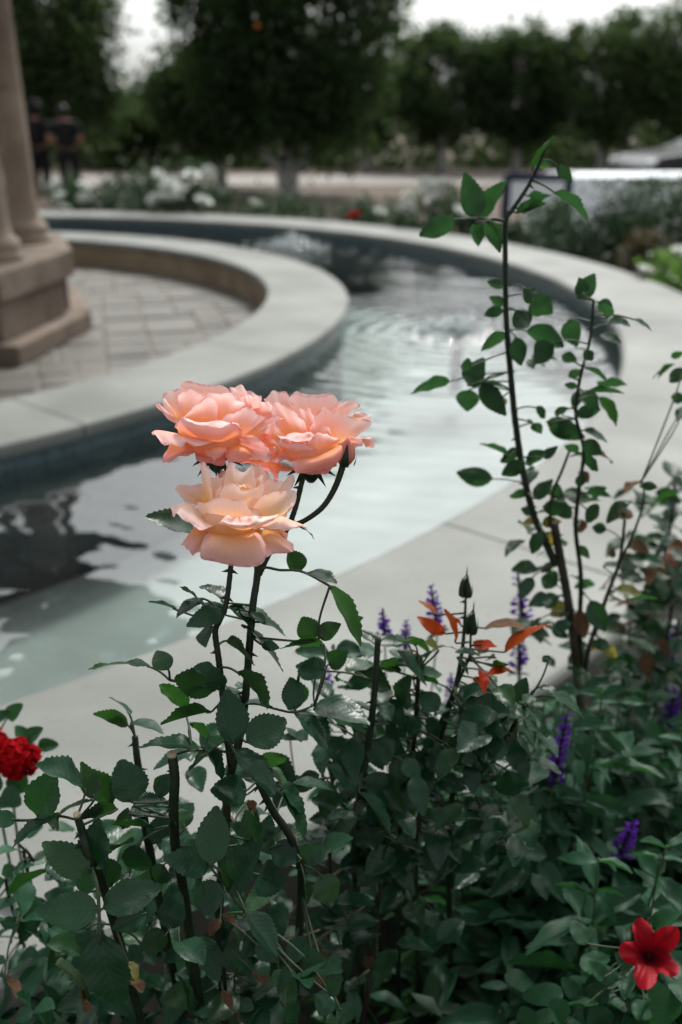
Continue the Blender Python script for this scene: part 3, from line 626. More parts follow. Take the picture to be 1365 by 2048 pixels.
# ------------------------------------------------------------------ two people in black beyond the columns
def skin_mesh(name, verts, edges, radii, mat_, parent, sub=2):
    m = bpy.data.meshes.new(name); m.from_pydata(verts, edges, []); m.update()
    o = link(name, m, mat_, parent); o.modifiers.new('skin', 'SKIN')
    for i, r in enumerate(radii): m.skin_vertices[0].data[i].radius = (r, r) if not isinstance(r, tuple) else r
    m.skin_vertices[0].data[0].use_root = True
    o.modifiers['skin'].use_smooth_shade = True
    s = o.modifiers.new('s', 'SUBSURF'); s.levels = sub; s.render_levels = sub
    return o
def person(loc, rz, h, label, hat):
    T = thing('person', label, 'person', loc, None); T.rotation_euler = (0, 0, rz); k = h / 1.7; T.scale = (k, k, k)
    P = [(0, 0, .93), (0, .01, 1.12), (0, .02, 1.36), (0, .02, 1.46), (0, .03, 1.55), (0, .04, 1.63),
         (-.19, .01, 1.38), (-.27, -.03, 1.12), (-.16, .16, 1.04), (-.07, .24, 1.06), (.19, .01, 1.38), (.28, -.03, 1.12), (.17, .16, 1.02), (.08, .24, 1.05),
         (-.10, 0, .88), (-.11, .02, .50), (-.12, -.01, .09), (-.12, .12, .04), (.10, 0, .88), (.12, .0, .50), (.13, -.04, .09), (.14, .09, .04)]
    Ed = [(0, 1), (1, 2), (2, 3), (3, 4), (4, 5), (2, 6), (6, 7), (7, 8), (8, 9), (2, 10), (10, 11), (11, 12), (12, 13), (0, 14), (14, 15), (15, 16), (16, 17), (0, 18), (18, 19), (19, 20), (20, 21)]
    Rr = [(.16, .11), (.14, .10), (.17, .11), (.055, .055), (.085, .095), (.075, .09), .06, .043, .035, .03, .06, .043, .035, .03, .085, .06, .042, .035, .085, .06, .042, .035]
    skin_mesh('body', P, Ed, Rr, M['skin'], T)
    skin_mesh('shirt', P[:3] + [P[6], tuple(Vector(P[6]).lerp(Vector(P[7]), .75)), P[10], tuple(Vector(P[10]).lerp(Vector(P[11]), .75))], [(0, 1), (1, 2), (2, 3), (3, 4), (2, 5), (5, 6)], [(.20, .15), (.18, .14), (.21, .15), .095, .07, .095, .07], M['black'], T)
    skin_mesh('trousers', [P[0], P[14], P[15], P[16], P[18], P[19], P[20]], [(0, 1), (1, 2), (2, 3), (0, 4), (4, 5), (5, 6)], [(.18, .13), .11, .085, .07, .11, .085, .07], M['black'], T)
    bm = bmesh.new(); bmesh.ops.create_uvsphere(bm, u_segments=16, v_segments=10, radius=.112, matrix=Matrix.Translation((0, .015, 1.60)) @ Matrix.Diagonal((.92, 1, 1.1, 1)))
    for vtx in list(bm.verts):
        if vtx.co.y > .065 and vtx.co.z < 1.66: vtx.co.y = .065
    frombm('hair', bm, M['hair'], T, True)
    if hat:
        bm = bmesh.new(); lathe(bm, [(.24, 1.655), (.245, 1.665), (.12, 1.68), (.115, 1.75), (.09, 1.785), (.02, 1.79)], 0, .02, 28); frombm('hat', bm, M['black'], T, True)
p = V(138, 330, 16.2); person((p.x, 16.2, 0), rad(10), 1.50, 'person in black with bent bare arms standing beyond the columns', False)
p = V(80, 330, 16.6); person((p.x, 16.6, 0), rad(-12), 1.52, 'person in black with wide brimmed hat half behind the column', True)

# ------------------------------------------------------------------ leaves of the near plants (shared meshes, one object per leaf)
def leaf_mesh(name, kind, seed, material):
    r = random.Random(seed); n = 22; v = []; f = []
    curl = r.uniform(.06, .36); fold = r.uniform(.18, .62); twist = r.uniform(-.6, .6); wavy = r.uniform(.008, .022); ph = r.uniform(0, 6); sway = r.uniform(-.06, .06)
    for i in range(n + 1):
        t = i / n
        if kind == 'rose': hw = .5 * (math.sin(math.pi * min(1, t ** .86)) ** .72) * (1 - .22 * t ** 2) * 1.04
        elif kind == 'lance': hw = .5 * (math.sin(math.pi * t ** .85) ** .9)
        else: hw = .5 * (math.sin(math.pi * t ** .7) ** .55)
        if i == 0: hw = .02
        if i == n: hw = .004
        cz = -curl * t * t + .05 * t; cx = sway * math.sin(math.pi * t)
        for q in (-1, -.55, 0, .55, 1):
            tt = t; x = q * hw
            if abs(q) == 1 and kind == 'rose' and 0 < i < n: x *= (1.035 if i % 2 else .955); tt = t + (.018 if i % 2 else -.006)
            if abs(q) == 1 and kind == 'lance' and 0 < i < n: x *= (1.02 if i % 2 else .98)
            z = cz + fold * abs(x) * (1 - .4 * abs(q)) + twist * x * t * .5 + (wavy * math.sin(t * 16 + ph + (2 if q > 0 else 0)) * abs(q) if 0 < i < n else 0)
            z -= .05 * (abs(q) ** 2) * hw
            v.append((x + cx, tt, z))
    for i in range(n):
        for k in range(4): f.append((i * 5 + k, i * 5 + k + 1, (i + 1) * 5 + k + 1, (i + 1) * 5 + k))
    m = bpy.data.meshes.new(name); m.from_pydata(v, [], f); m.materials.append(material); m.polygons.foreach_set('use_smooth', [True] * len(f)); m.update(); return m
LM = {}
for key, kind, mt in (('u', 'rose', 'leaf'), ('d', 'rose', 'leafd'), ('r', 'rose', 'leafred'), ('b', 'rose', 'leafbrown'), ('y', 'rose', 'leafyellow'), ('t', 'rose', 'leafT'), ('s', 'lance', 'leafsalvia'), ('p', 'ovate', 'leafpet')):
    LM[key] = [leaf_mesh('leaf_' + mt, kind, s * 7 + 1, M[mt]) for s in range(12)]
UNDER = set('d')
def put_leaf(parent, base, tip, width, mode='u', ratio=.62, rnd=random, under=None):
    """leaf from base to tip (world); width = breadth seen from the camera; the blade rolls round its midrib until it shows that breadth"""
    base = Vector(base); tip = Vector(tip); a = tip - base; L = a.length
    if L < 1e-4: return None
    a.normalize(); v = (CAM - (base + tip) / 2).normalized(); n0 = v - a * v.dot(a)
    n0 = n0.normalized() if n0.length > .05 else a.orthogonal().normalized()
    wt = max(width, ratio * L); th = min(math.acos(max(-1, min(1, width / wt))), rad(78))
    th = min(th + abs(rnd.gauss(0, .22)), rad(80))
    c = [Quaternion(a, th) @ n0, Quaternion(a, -th) @ n0]; c.sort(key=lambda q: q.z)
    under = (mode in UNDER) if under is None else under
    nrm = -c[0] if under else c[1]
    x = a.cross(nrm).normalized(); nrm = x.cross(a).normalized()
    Mx = Matrix(((x.x * wt, a.x * L, nrm.x * L, base.x), (x.y * wt, a.y * L, nrm.y * L, base.y), (x.z * wt, a.z * L, nrm.z * L, base.z), (0, 0, 0, 1)))
    o = bpy.data.objects.new('leaf', rnd.choice(LM[mode])); COL.objects.link(o); o.parent = parent
    o.matrix_parent_inverse = Matrix.Identity(4); o.matrix_local = Matrix.Translation(-parent.location) @ Mx
    return o
def free_leaf(parent, base, direction, L, mode, ratio=.6, up=Vector((0, 0, 1)), rnd=random):
    """leaf whose blade looks up as far as its midrib lets it"""
    a = Vector(direction).normalized(); n = up - a * up.dot(a)
    n = n.normalized() if n.length > .05 else a.orthogonal().normalized()
    n = Quaternion(a, rnd.gauss(0, .4)) @ n; x = a.cross(n).normalized(); wt = ratio * L * rnd.uniform(.85, 1.1); b = Vector(base)
    Mx = Matrix(((x.x * wt, a.x * L, n.x * L, b.x), (x.y * wt, a.y * L, n.y * L, b.y), (x.z * wt, a.z * L, n.z * L, b.z), (0, 0, 0, 1)))
    o = bpy.data.objects.new('leaf', rnd.choice(LM[mode])); COL.objects.link(o); o.parent = parent
    o.matrix_local = Matrix.Translation(-parent.location) @ Mx
    return o
def local(parent, pts): return [Vector(p) - parent.location for p in pts]
class Bush:
    """a plant: canes (polylines in the world), leaves, and leaf stalks that join the canes"""
    def __init__(s, T): s.T = T; s.canes = []; s.stalks = []; s.allpts = []
    def cane(s, pts, r0, r1, mat_='cane', thorns=0, name='cane', cut=False):
        P = cr(pts, max(6, len(pts) * 5)); s.canes.append([P, r0, r1, mat_, thorns, name, cut, []]); s.allpts += [(p, len(s.canes) - 1) for p in P]
    def leaf(s, base, tip, width, mode='u', stalk=True, ratio=.62, maxd=.10, under=None):
        put_leaf(s.T, base, tip, width, mode, ratio, under=under)
        if stalk: s.stalks.append((Vector(base), (Vector(tip) - Vector(base)).normalized(), maxd))
    def stalk_line(s, pts, r=.0011, ci=0):
        s.canes[ci][7].append((pts, r, r * .8)); s.allpts += [(p, ci) for p in cr(pts, max(4, len(pts) * 4))]
    def done(s):
        for b, d, md in s.stalks:
            if not s.allpts: break
            q, ci = min(s.allpts, key=lambda z: (z[0] - b).length_squared + max(0, z[0].z - b.z) * .002)
            L = (q - b).length
            if .0015 < L < md: s.canes[ci][7].append(([q, q.lerp(b, .6) - d * L * .06 + Vector((0, 0, L * .04)), b, b + d * .004], .0011, .0008))
        rr = random.Random(len(s.canes))
        for P, r0, r1, mt, th, nm, cut, br in s.canes:
            r0 *= .72; r1 *= .72; bm = bmesh.new(); Q = local(s.T, P); tube(bm, Q, r0, r1, 9, n=len(Q) * 2, wob=.04)
            for k in range(th):
                i = rr.randrange(1, len(Q) - 1); d = (Q[i + 1] - Q[i - 1]).normalized(); side = Quaternion(d, rr.uniform(0, 6.28)) @ d.orthogonal().normalized()
                rad_ = r0 + (r1 - r0) * i / len(Q); cone(bm, Q[i] + side * rad_ * .8, side * .0058 - Vector((0, 0, .0018)), .0016)
            nf = len(bm.faces)
            for pts, a, b_ in br: tube(bm, local(s.T, pts), a, b_, 5, n=max(6, len(pts) * 3))
            bm.faces.ensure_lookup_table()
            for i_ in range(nf, len(bm.faces)): bm.faces[i_].material_index = 1
            o = frombm(nm, bm, M[mt], s.T, True); o.data.materials.append(M['stalk'])
            if cut:
                bm = bmesh.new(); e = Q[-1]; d = (Q[-1] - Q[-2]).normalized(); tube(bm, [e - d * .001, e + d * .0012], r1 * .97, r1 * .9, 12, n=2); frombm('cut_end', bm, M['cutend'], o)
def Z(x0, y0, x1, s=1365.0):
    k = (x1 - x0) / s
    return lambda x, y: (x0 + x * k, y0 + y * k), k
R4, k4 = Z(180, 1100, 860); R2, k2 = Z(0, 1380, 700); R8, k8 = Z(560, 1120, 1180); R5, k5 = Z(800, 260, 1365); R6, k6 = Z(800, 840, 1365); R3, k3 = Z(665, 1380, 1365)

# ------------------------------------------------------------------ roses: every petal lofted between its base line and its rim
def petal(parent, Zf, d0, strips, bulge, material, tint, seed, ruffle=.17, lo=0.0):
    NU, NV = 20, 8; rr = random.Random(seed); off = Vector((rr.uniform(0, 99), rr.uniform(0, 99), 0))
    rows = []
    for si in range(len(strips) - 1):
        A = cr([Vector(p) for p in strips[si]], NU); B = cr([Vector(p) for p in strips[si + 1]], NU)
        for j in range(NV + 1 if si == 0 else NV):
            v = (j if si == 0 else j + 1) / NV; row = []
            for i in range(NU):
                u = i / (NU - 1); p = A[i].lerp(B[i], v); dz = p.z
                if si == 0: dz += bulge * math.sin(math.pi * min(1, v ** .9)) * (.25 + .75 * math.sin(math.pi * u))
                else: dz += .10 * math.sin(math.pi * v)
                px, py = Zf(p.x, p.y); tot = (si + v) / (len(strips) - 1) if len(strips) > 2 and si else v
                q = W(px, py, d0 - dz / 100.)
                amp = ruffle / 100. * (v if si == 0 else 1)
                q += Vector((noise.noise(off + Vector((u * 3.2, v * 1.4, 0))), noise.noise(off + Vector((u * 3.2, v * 1.4, 7))), noise.noise(off + Vector((u * 4.4, v * 1.4, 13))))) * amp * 1.6
                q += Vector((0, 0, 1)) * amp * .5 * math.sin(u * 19 + seed) * v ** 3
                row.append((q, u, min(1, lo + (1 - lo) * v if si == 0 else .9 + .1 * v)))
            rows.append(row)
    v = [tuple(q - parent.location) for row in rows for q, _, _ in row]
    f = [(j * NU + i, j * NU + i + 1, (j + 1) * NU + i + 1, (j + 1) * NU + i) for j in range(len(rows) - 1) for i in range(NU - 1)]
    o = pyd('petal', v, f, material, parent, True); m = o.data
    for nm, k in (('pu', 1), ('pv', 2)):
        at = m.attributes.new(nm, 'FLOAT', 'POINT'); at.data.foreach_set('value', [e[k] for row in rows for e in row])
    at = m.attributes.new('tint', 'FLOAT', 'POINT'); at.data.foreach_set('value', [tint] * len(v))
    return o
def bloom(bushT, Zf, center, d0, data, material, hl=(0, 0, .004), seed=0):
    c = W(*Zf(*center), d0)
    bm = bmesh.new(); lathe(bm, [(.003, -.022), (.0065, -.018), (.0085, -.010), (.007, 0)], 0, 0, 12)
    for k in range(5):
        a = k * 1.256 + .3; cone(bm, (.007 * math.cos(a), .007 * math.sin(a), -.008), (.016 * math.cos(a), .016 * math.sin(a), -.012), .0035, 6)
    b = frombm('bloom', bm, M['sepal'], bushT, True); b.location = c - bushT.location
    class PP: pass
    holder = b
    for i, (strips, bulge, tint, *lo) in enumerate(data):
        o = petal(_Loc(c), Zf, d0, strips, bulge, material, tint, seed * 50 + i, lo=lo[0] if lo else 0.)
        o.parent = b
    # furled heart of the flower, mostly hidden by the open petals
    bm = bmesh.new(); nr = 14
    lathe(bm, [(.004, -.010), (.016, -.007), (.024, -.001), (.026, .006), (.022, .013), (.016, .016), (.012, .012), (.007, .017), (.002, .013)], 0, 0, 30)
    hrt = frombm('heart', bm, material, b, True); hrt.location = hl; m = hrt.data
    for nm, fn in (('pv', lambda c_: .25 + .3 * (c_.z > .01)), ('pu', lambda c_: math.atan2(c_.y, c_.x)), ('tint', lambda c_: .35)):
        at = m.attributes.new(nm, 'FLOAT', 'POINT'); at.data.foreach_set('value', [fn(q.co) for q in m.vertices])
    return b
class _Loc:
    def __init__(s, c): s.location = c
_old_pyd = pyd
def pyd(name, v, f, material=None, parent=None, smooth=False):
    return _old_pyd(name, v, f, material, None if isinstance(parent, _Loc) else parent, smooth)

ZA, _ = Z(320, 910, 640); ZB, _ = Z(290, 750, 570); ZCc, _ = Z(500, 770, 760)
ROSE_A = [
 ([[(455, 632, 1.2), (620, 625, 1.6), (790, 635, 1.2)], [(372, 672, 2.2), (348, 770, 2.9), (346, 862, 3.0), (430, 914, 2.9), (620, 962, 2.8), (830, 938, 2.9), (908, 884, 2.9), (902, 775, 2.7), (850, 690, 2.2)]], 1.1, .65),
 ([[(590, 600, 2.2), (650, 642, 2.6), (740, 640, 2.6), (830, 610, 2.2)], [(495, 592, 2.9), (600, 604, 3.6), (735, 609, 3.9), (800, 592, 3.8), (880, 588, 3.5), (960, 562, 3.1)], [(556, 536, 2.9), (640, 530, 3.1), (780, 530, 3.2), (880, 518, 3.0), (1012, 508, 2.6)]], .2, .12),
 ([[(800, 632, 2.1), (850, 600, 2.3), (960, 560, 2.4), (1040, 522, 2.0), (1110, 550, 1.6), (1180, 575, 1.3), (1252, 608, 1.0)], [(830, 634, 2.5), (900, 634, 2.9), (1000, 632, 2.9), (1080, 634, 2.6), (1150, 637, 2.2), (1188, 606, 1.6), (1245, 632, 1.2)]], .3, .28, .55),
 ([[(85, 442, .9), (200, 414, .8), (276, 424, .7), (370, 528, 1.0), (495, 588, 1.5)], [(120, 532, 1.9), (150, 498, 2.2), (240, 572, 2.8), (350, 624, 3.0), (515, 612, 2.4)]], .35, .30, .6),
 ([[(300, 612, .4), (400, 622, .7), (455, 645, .9)], [(168, 762, 1.2), (215, 782, 1.4), (250, 822, 1.5), (290, 842, 1.5), (350, 834, 1.6)]], .5, .85),
 ([[(790, 636, .8), (900, 636, .5), (1010, 655, .2)], [(905, 862, 1.8), (1010, 852, 1.4), (1125, 842, .9), (1147, 805, .6), (1100, 735, .3)]], .6, .6),
 ([[(880, 630, .1), (1000, 632, 0), (1062, 630, -.2)], [(1000, 668, .3), (1080, 716, .2), (1097, 688, 0), (1066, 632, -.3)]], .2, 1.0),
 ([[(480, 604, 1.3), (560, 606, 1.9), (700, 600, 2.1), (800, 590, 1.9)], [(270, 420, 1.5), (350, 402, 1.8), (440, 390, 2.1), (560, 387, 2.5), (700, 388, 2.5), (755, 440, 2.3), (796, 515, 2.1)]], .35, .05),
 ([[(780, 570, 1.3), (900, 575, 1.5), (1030, 540, 1.2)], [(762, 425, 1.7), (860, 346, 1.3), (1000, 309, .7), (1110, 285, 0), (1167, 318, -.1), (1150, 415, .5), (1062, 522, 1.1)]], -.5, .02),
 ([[(1015, 515, 1.3), (1050, 520, 1.2)], [(1062, 528, 1.5), (1125, 465, 1.1), (1150, 400, .7)]], .1, .4),
 ([[(500, 470, 1.2), (640, 480, 1.4), (780, 470, 1.2)], [(503, 378, 1.3), (545, 280, 1.2), (650, 257, 1.4), (745, 300, 1.5), (830, 268, 1.3), (891, 246, 1.0), (884, 330, 1.0)]], .4, .05),
 ([[(650, 300, 1.2), (700, 290, 1.3), (800, 290, 1.2)], [(642, 236, .9), (700, 250, 1.0), (790, 268, 1.1)]], .1, .05),
 ([[(540, 380, .3), (660, 380, .4), (810, 370, .3)], [(545, 262, .3), (562, 92, .1), (622, 56, .1), (650, 105, .3), (695, 132, .4), (750, 98, .2), (778, 110, .2), (812, 262, .4)]], .5, .06),
 ([[(375, 440, 1.0), (450, 440, 1.1)], [(356, 262, 1.0), (336, 90, .7), (385, 60, .7), (428, 150, .6), (426, 235, .8), (446, 395, 1.1)]], .5, .10),
 ([[(430, 440, -.1), (540, 440, 0)], [(420, 178, -.3), (470, 182, -.3), (500, 164, -.4), (520, 205, -.3), (568, 140, -.5), (545, 290, -.1)]], .2, .15),
 ([[(440, 440, .6), (505, 440, .6)], [(462, 278, .5), (500, 272, .5), (532, 282, .4), (505, 388, .6)]], .3, .05),
 ([[(345, 430, -.8), (400, 420, -.8)], [(270, 406, -1.4), (190, 370, -1.9), (140, 305, -2.1), (143, 254, -2.3), (230, 266, -2.2), (325, 244, -1.9), (360, 268, -1.4)]], -.3, .40),
 ([[(740, 400, -1.2), (900, 400, -1.2)], [(755, 140, -1.8), (775, 96, -2.1), (830, 90, -2.3), (880, 98, -2.4), (925, 160, -2.4), (978, 222, -2.2)]], -.2, .15),
 ([[(850, 440, 0), (900, 460, .2)], [(882, 240, -.7), (980, 225, -1.1), (1080, 208, -1.4), (1110, 192, -1.5), (1132, 170, -1.6), (1160, 222, -1.5), (1115, 290, -.9)]], -.2, .2),
 ([[(800, 300, -.1), (880, 300, -.1)], [(800, 190, -.4), (845, 178, -.4), (884, 164, -.5), (892, 245, -.2)]], .1, .12),
 ([[(520, 480, -1.4), (700, 480, -1.6), (880, 480, -1.4)], [(430, 300, -2.2), (500, 150, -2.8), (600, 140, -3.2), (760, 165, -3.2), (890, 235, -2.8), (930, 320, -2.2)]], -.4, .3),
 ([[(560, 560, -1), (700, 560, -1)], [(300, 480, -3.4), (380, 390, -4.0), (600, 360, -4.5), (850, 380, -4.2), (960, 470, -3.4)]], -.2, .4),
]
ROSE_B = [
 ([[(330, 566, 1.6), (500, 625, 2.2), (700, 676, 2.4), (850, 630, 2.1), (940, 580, 1.8)], [(287, 490, 1.9), (325, 430, 2.3), (400, 442, 2.8), (500, 483, 3.3), (660, 516, 3.5), (760, 511, 3.4), (850, 479, 3.0), (925, 500, 2.5), (947, 562, 2.1)], [(340, 424, 2.2), (375, 410, 2.3), (530, 450, 2.4), (660, 456, 2.5), (760, 462, 2.5), (850, 472, 2.5), (918, 492, 2.4), (940, 530, 2.2), (946, 556, 2.1)]], .35, .12),
 ([[(64, 560, 1.4), (110, 537, 1.5), (200, 545, 1.6), (340, 574, 1.8), (500, 612, 2.1), (692, 650, 2.5)], [(78, 606, 2.2), (105, 592, 2.4), (190, 682, 2.9), (280, 690, 3.1), (355, 697, 3.2), (400, 672, 3.2), (450, 692, 3.2), (540, 690, 3.1), (692, 656, 2.8)]], .4, .35, .6),
 ([[(240, 680, .8), (400, 670, 1.2), (620, 680, 1.5)], [(170, 810, 1.9), (166, 840, 2.0), (190, 868, 2.0), (240, 850, 2.0), (330, 805, 1.7), (400, 780, 1.6), (520, 755, 1.4)]], .4, .8),
 ([[(310, 480, .7), (300, 440, .7)], [(295, 468, .7), (190, 400, .4), (140, 345, .3), (104, 288, .2), (128, 280, .2), (190, 335, .3), (300, 450, .6)]], .1, .25, .6),
 ([[(300, 450, .9), (380, 430, .9)], [(250, 380, .6), (178, 300, .2), (195, 235, 0), (215, 208, -.1), (185, 200, -.2), (240, 168, -.4), (290, 148, -.4), (370, 140, -.3), (390, 190, 0)]], -.2, .05),
 ([[(378, 440, 1.2), (440, 440, 1.2)], [(330, 335, .9), (308, 250, .5), (345, 157, .3), (450, 157, .3), (530, 180, .4), (592, 212, .5), (520, 300, .9)]], .2, .10),
 ([[(380, 460, 1.6), (540, 480, 1.8), (700, 460, 1.5)], [(385, 400, 1.4), (500, 290, 1.2), (585, 222, 1.0), (640, 228, 1.0), (700, 330, 1.2), (712, 420, 1.4)]], .4, .10),
 ([[(620, 460, 1.1), (800, 440, 1.0), (900, 400, .8)], [(600, 235, .5), (670, 170, .2), (790, 181, 0), (865, 205, 0), (900, 250, .1), (985, 290, .2), (890, 340, .7)]], .3, .08),
 ([[(430, 340, -.8), (620, 340, -.9), (880, 340, -.8)], [(388, 140, -1.4), (352, 72, -1.8), (400, 58, -1.9), (505, 84, -2), (630, 92, -2.2), (790, 122, -2), (880, 175, -1.6), (985, 292, -.9)]], -.2, .04),
 ([[(800, 610, 1.6), (960, 600, 1.6)], [(640, 442, 1.7), (715, 440, 1.9), (790, 400, 1.8), (872, 345, 1.6), (985, 323, 1.3), (1080, 362, 1.1), (1110, 400, 1.1), (1168, 432, .9)]], .35, .05),
 ([[(940, 595, 1.5), (1090, 590, 1.5)], [(1050, 520, 1.4), (1190, 432, 1.2), (1270, 405, 1.0), (1342, 420, .8), (1335, 442, .9), (1255, 452, 1.2), (1225, 495, 1.4), (1180, 545, 1.5)]], .2, .3),
 ([[(790, 665, 1.6), (860, 690, 1.8)], [(850, 630, 1.8), (930, 596, 2.0), (1030, 590, 2.1), (1112, 602, 2.2), (1150, 655, 2.3), (1218, 745, 1.9), (1222, 800, 1.9), (1185, 838, 2.1), (1085, 806, 2.1), (1000, 715, 1.9)]], -.35, .42),
 ([[(562, 722, 2.0), (680, 683, 2.3), (796, 700, 2.3)], [(628, 780, 2.6), (668, 827, 2.8), (760, 790, 2.8), (802, 742, 2.6)]], .6, .4),
 ([[(796, 690, 1.7), (900, 678, 1.9), (1000, 703, 1.8), (1072, 770, 1.5)], [(775, 800, 1.9), (830, 842, 2.1), (900, 855, 2.1), (1000, 830, 1.8), (1075, 788, 1.5)]], .8, .5),
 ([[(960, 340, -1.2), (1120, 320, -1.2)], [(822, 134, -2.4), (900, 109, -2.6), (970, 123, -2.6), (1040, 172, -2.5), (1140, 213, -2.2)]], -.2, .12, .45),
 ([[(980, 330, -.9), (1060, 320, -.9)], [(925, 190, -1.6), (980, 180, -1.7), (1045, 205, -1.6), (1030, 250, -1.3)]], .2, .3, .5),
 ([[(500, 560, -1), (800, 560, -1)], [(250, 420, -3), (330, 330, -3.6), (600, 270, -4.2), (900, 300, -3.8), (1040, 420, -3)]], -.2, .35),
 ([[(500, 720, .4), (640, 720, .8), (760, 720, .8)], [(480, 790, .6), (530, 845, .8), (600, 850, .9), (760, 870, .8), (800, 850, .8)]], .3, 1.0),
]
ROSE_C = [
 ([[(40, 620, -.6), (210, 640, -.6)], [(-60, 340, -1.2), (40, 225, -1.6), (180, 205, -1.6), (270, 330, -1.0)]], .2, .5, .3),
 ([[(-70, 560, .3), (130, 470, .3)], [(-60, 770, .4), (110, 770, .5), (270, 700, .5)]], .2, .8, .3),
 ([[(515, 742, 2.0), (700, 722, 2.3), (900, 645, 2.0), (1010, 590, 1.3)], [(450, 810, 2.5), (455, 875, 2.7), (500, 922, 2.7), (590, 937, 2.7), (750, 896, 2.7), (870, 880, 2.4), (945, 800, 1.9), (1000, 705, 1.4), (1028, 622, 1.2)]], 1.0, .5),
 ([[(555, 650, 2.2), (700, 702, 2.5), (850, 650, 2.1), (960, 580, 1.6)], [(595, 592, 2.7), (660, 540, 2.6), (728, 496, 2.4), (800, 530, 2.2), (870, 550, 2.0), (928, 558, 1.8)]], .3, .08),
 ([[(300, 540, 1.8), (420, 590, 2.4), (520, 605, 2.6), (620, 590, 2.6)], [(330, 562, 2.3), (420, 596, 2.7), (530, 610, 2.9), (620, 582, 2.8), (700, 520, 2.5)], [(285, 515, 1.5), (420, 517, 1.7), (600, 512, 2.0), (680, 502, 2.2), (735, 493, 2.3)]], .1, .3),
 ([[(320, 650, 1.9), (420, 695, 2.4), (500, 727, 2.5), (610, 728, 2.5), (695, 692, 2.6)], [(298, 606, 2.0), (360, 598, 2.3), (440, 606, 2.6), (560, 625, 2.9), (698, 683, 2.8)]], .2, .3, .35),
 ([[(700, 590, 1.2), (880, 610, 1.2), (1010, 600, .8)], [(684, 322, .8), (740, 260, .7), (800, 234, .6), (865, 272, .6), (960, 268, .2), (1100, 345, -.2), (1200, 362, -.5), (1282, 415, -.7), (1240, 462, -.3), (1085, 535, .3)]], -.35, .06),
 ([[(480, 520, -.9), (640, 520, -1), (860, 480, -.9)], [(408, 180, -1.5), (455, 105, -1.8), (510, 64, -2.1), (548, 76, -2.2), (650, 80, -2.3), (760, 74, -2.3), (860, 105, -2.2), (912, 150, -2.0), (860, 250, -1.2)]], -.2, .03),
 ([[(820, 360, -1.2), (900, 380, -1.2)], [(895, 190, -2.0), (1000, 160, -2.3), (1130, 168, -2.5), (1158, 222, -2.5), (1075, 285, -2.0)]], -.1, .05),
 ([[(1050, 360, -1.4), (1100, 380, -1.3)], [(1085, 318, -1.8), (1135, 280, -2.0), (1272, 312, -2.2), (1250, 345, -2.0), (1190, 352, -1.7)]], -.1, .15),
 ([[(330, 400, -.6), (480, 380, -.6)], [(150, 150, -1.3), (225, 92, -1.6), (310, 54, -1.8), (382, 88, -1.8), (420, 185, -1.4), (465, 265, -.9)]], -.2, .04),
 ([[(350, 530, 1.3), (480, 540, 1.5), (610, 520, 1.3)], [(232, 300, .5), (245, 205, .2), (310, 168, .2), (400, 240, .5), (520, 320, .8), (580, 400, 1.0), (607, 495, 1.2)]], .3, .22),
 ([[(580, 540, .8), (740, 520, .8)], [(475, 268, 0), (560, 244, 0), (625, 260, 0), (672, 330, .2), (735, 425, .4)]], .25, .22),
 ([[(640, 540, 1.1), (860, 540, 1.1)], [(630, 440, .8), (730, 402, .6), (805, 440, .7), (852, 510, .9)]], .2, .28),
 ([[(20, 300, -.5), (130, 330, -.3), (240, 300, -.2)], [(0, 190, -1.2), (90, 182, -1.2), (180, 168, -1.1), (238, 198, -.8)]], .25, .35, .4),
 ([[(120, 520, 1.1), (260, 600, 1.5), (370, 530, 1.4)], [(160, 480, .9), (250, 384, .7), (300, 400, .8), (352, 510, 1.2)]], .2, .15),
 ([[(110, 500, .9), (150, 570, 1.0), (195, 650, 1.2)], [(150, 495, 1.2), (215, 535, 1.5), (272, 592, 1.7), (302, 655, 1.8)]], .2, .6),
 ([[(200, 640, 1.5), (302, 615, 1.7)], [(218, 742, 1.7), (255, 715, 1.9), (292, 690, 1.9)]], .25, .45),
 ([[(215, 740, 1.0), (330, 660, 1.3), (490, 715, 1.5)], [(192, 796, 1.1), (300, 820, 1.3), (400, 792, 1.5), (485, 745, 1.6)]], .4, .55),
 ([[(-60, 780, .2), (190, 795, .5), (480, 880, .6)], [(-100, 830, -.2), (60, 850, -.3), (200, 900, -.4), (250, 985, -.5), (297, 1004, -.5), (300, 912, -.2), (440, 895, .2)]], .2, 1.0),
 ([[(985, 600, 1.0), (1060, 560, .8)], [(1040, 700, 1.2), (1065, 722, 1.2), (1100, 655, 1.0), (1182, 605, .7), (1145, 540, .5), (1030, 545, .6)]], .25, .55),
 ([[(1160, 560, .5), (1190, 600, .6)], [(1168, 545, .4), (1230, 560, .2), (1302, 578, 0), (1290, 672, .2), (1235, 655, .4), (1190, 610, .6)]], .2, .35),
 ([[(500, 800, .4), (700, 820, .6), (900, 800, .4)], [(480, 880, .8), (560, 930, .8), (760, 940, .8), (920, 870, .6)]], .3, 1.0),
 ([[(560, 600, -1), (860, 600, -1)], [(330, 430, -3), (420, 330, -3.6), (650, 280, -4), (900, 300, -3.6), (1080, 400, -3)]], -.2, .3),
]
DB = .745
p0 = V(470, 1500, .68); rb = thing('rose_bush', 'in-focus rose bush with three open peach blooms and dark glossy leaves', 'rose bush', (-.10, .70, ZS))
RB = Bush(rb)
bloom(rb, ZA, (625, 620), .735, ROSE_A, M['roseA'], seed=1)
bloom(rb, ZB, (690, 700), .765, ROSE_B, M['roseB'], seed=2)
bloom(rb, ZCc, (640, 760), .775, ROSE_C, M['roseB'], seed=3)
def PL(*q, d=DB): return [W(x, y, d if len(r_) == 0 else r_[0]) for x, y, *r_ in q]
soilpt = lambda x, y: Vector((x, y, ZS))
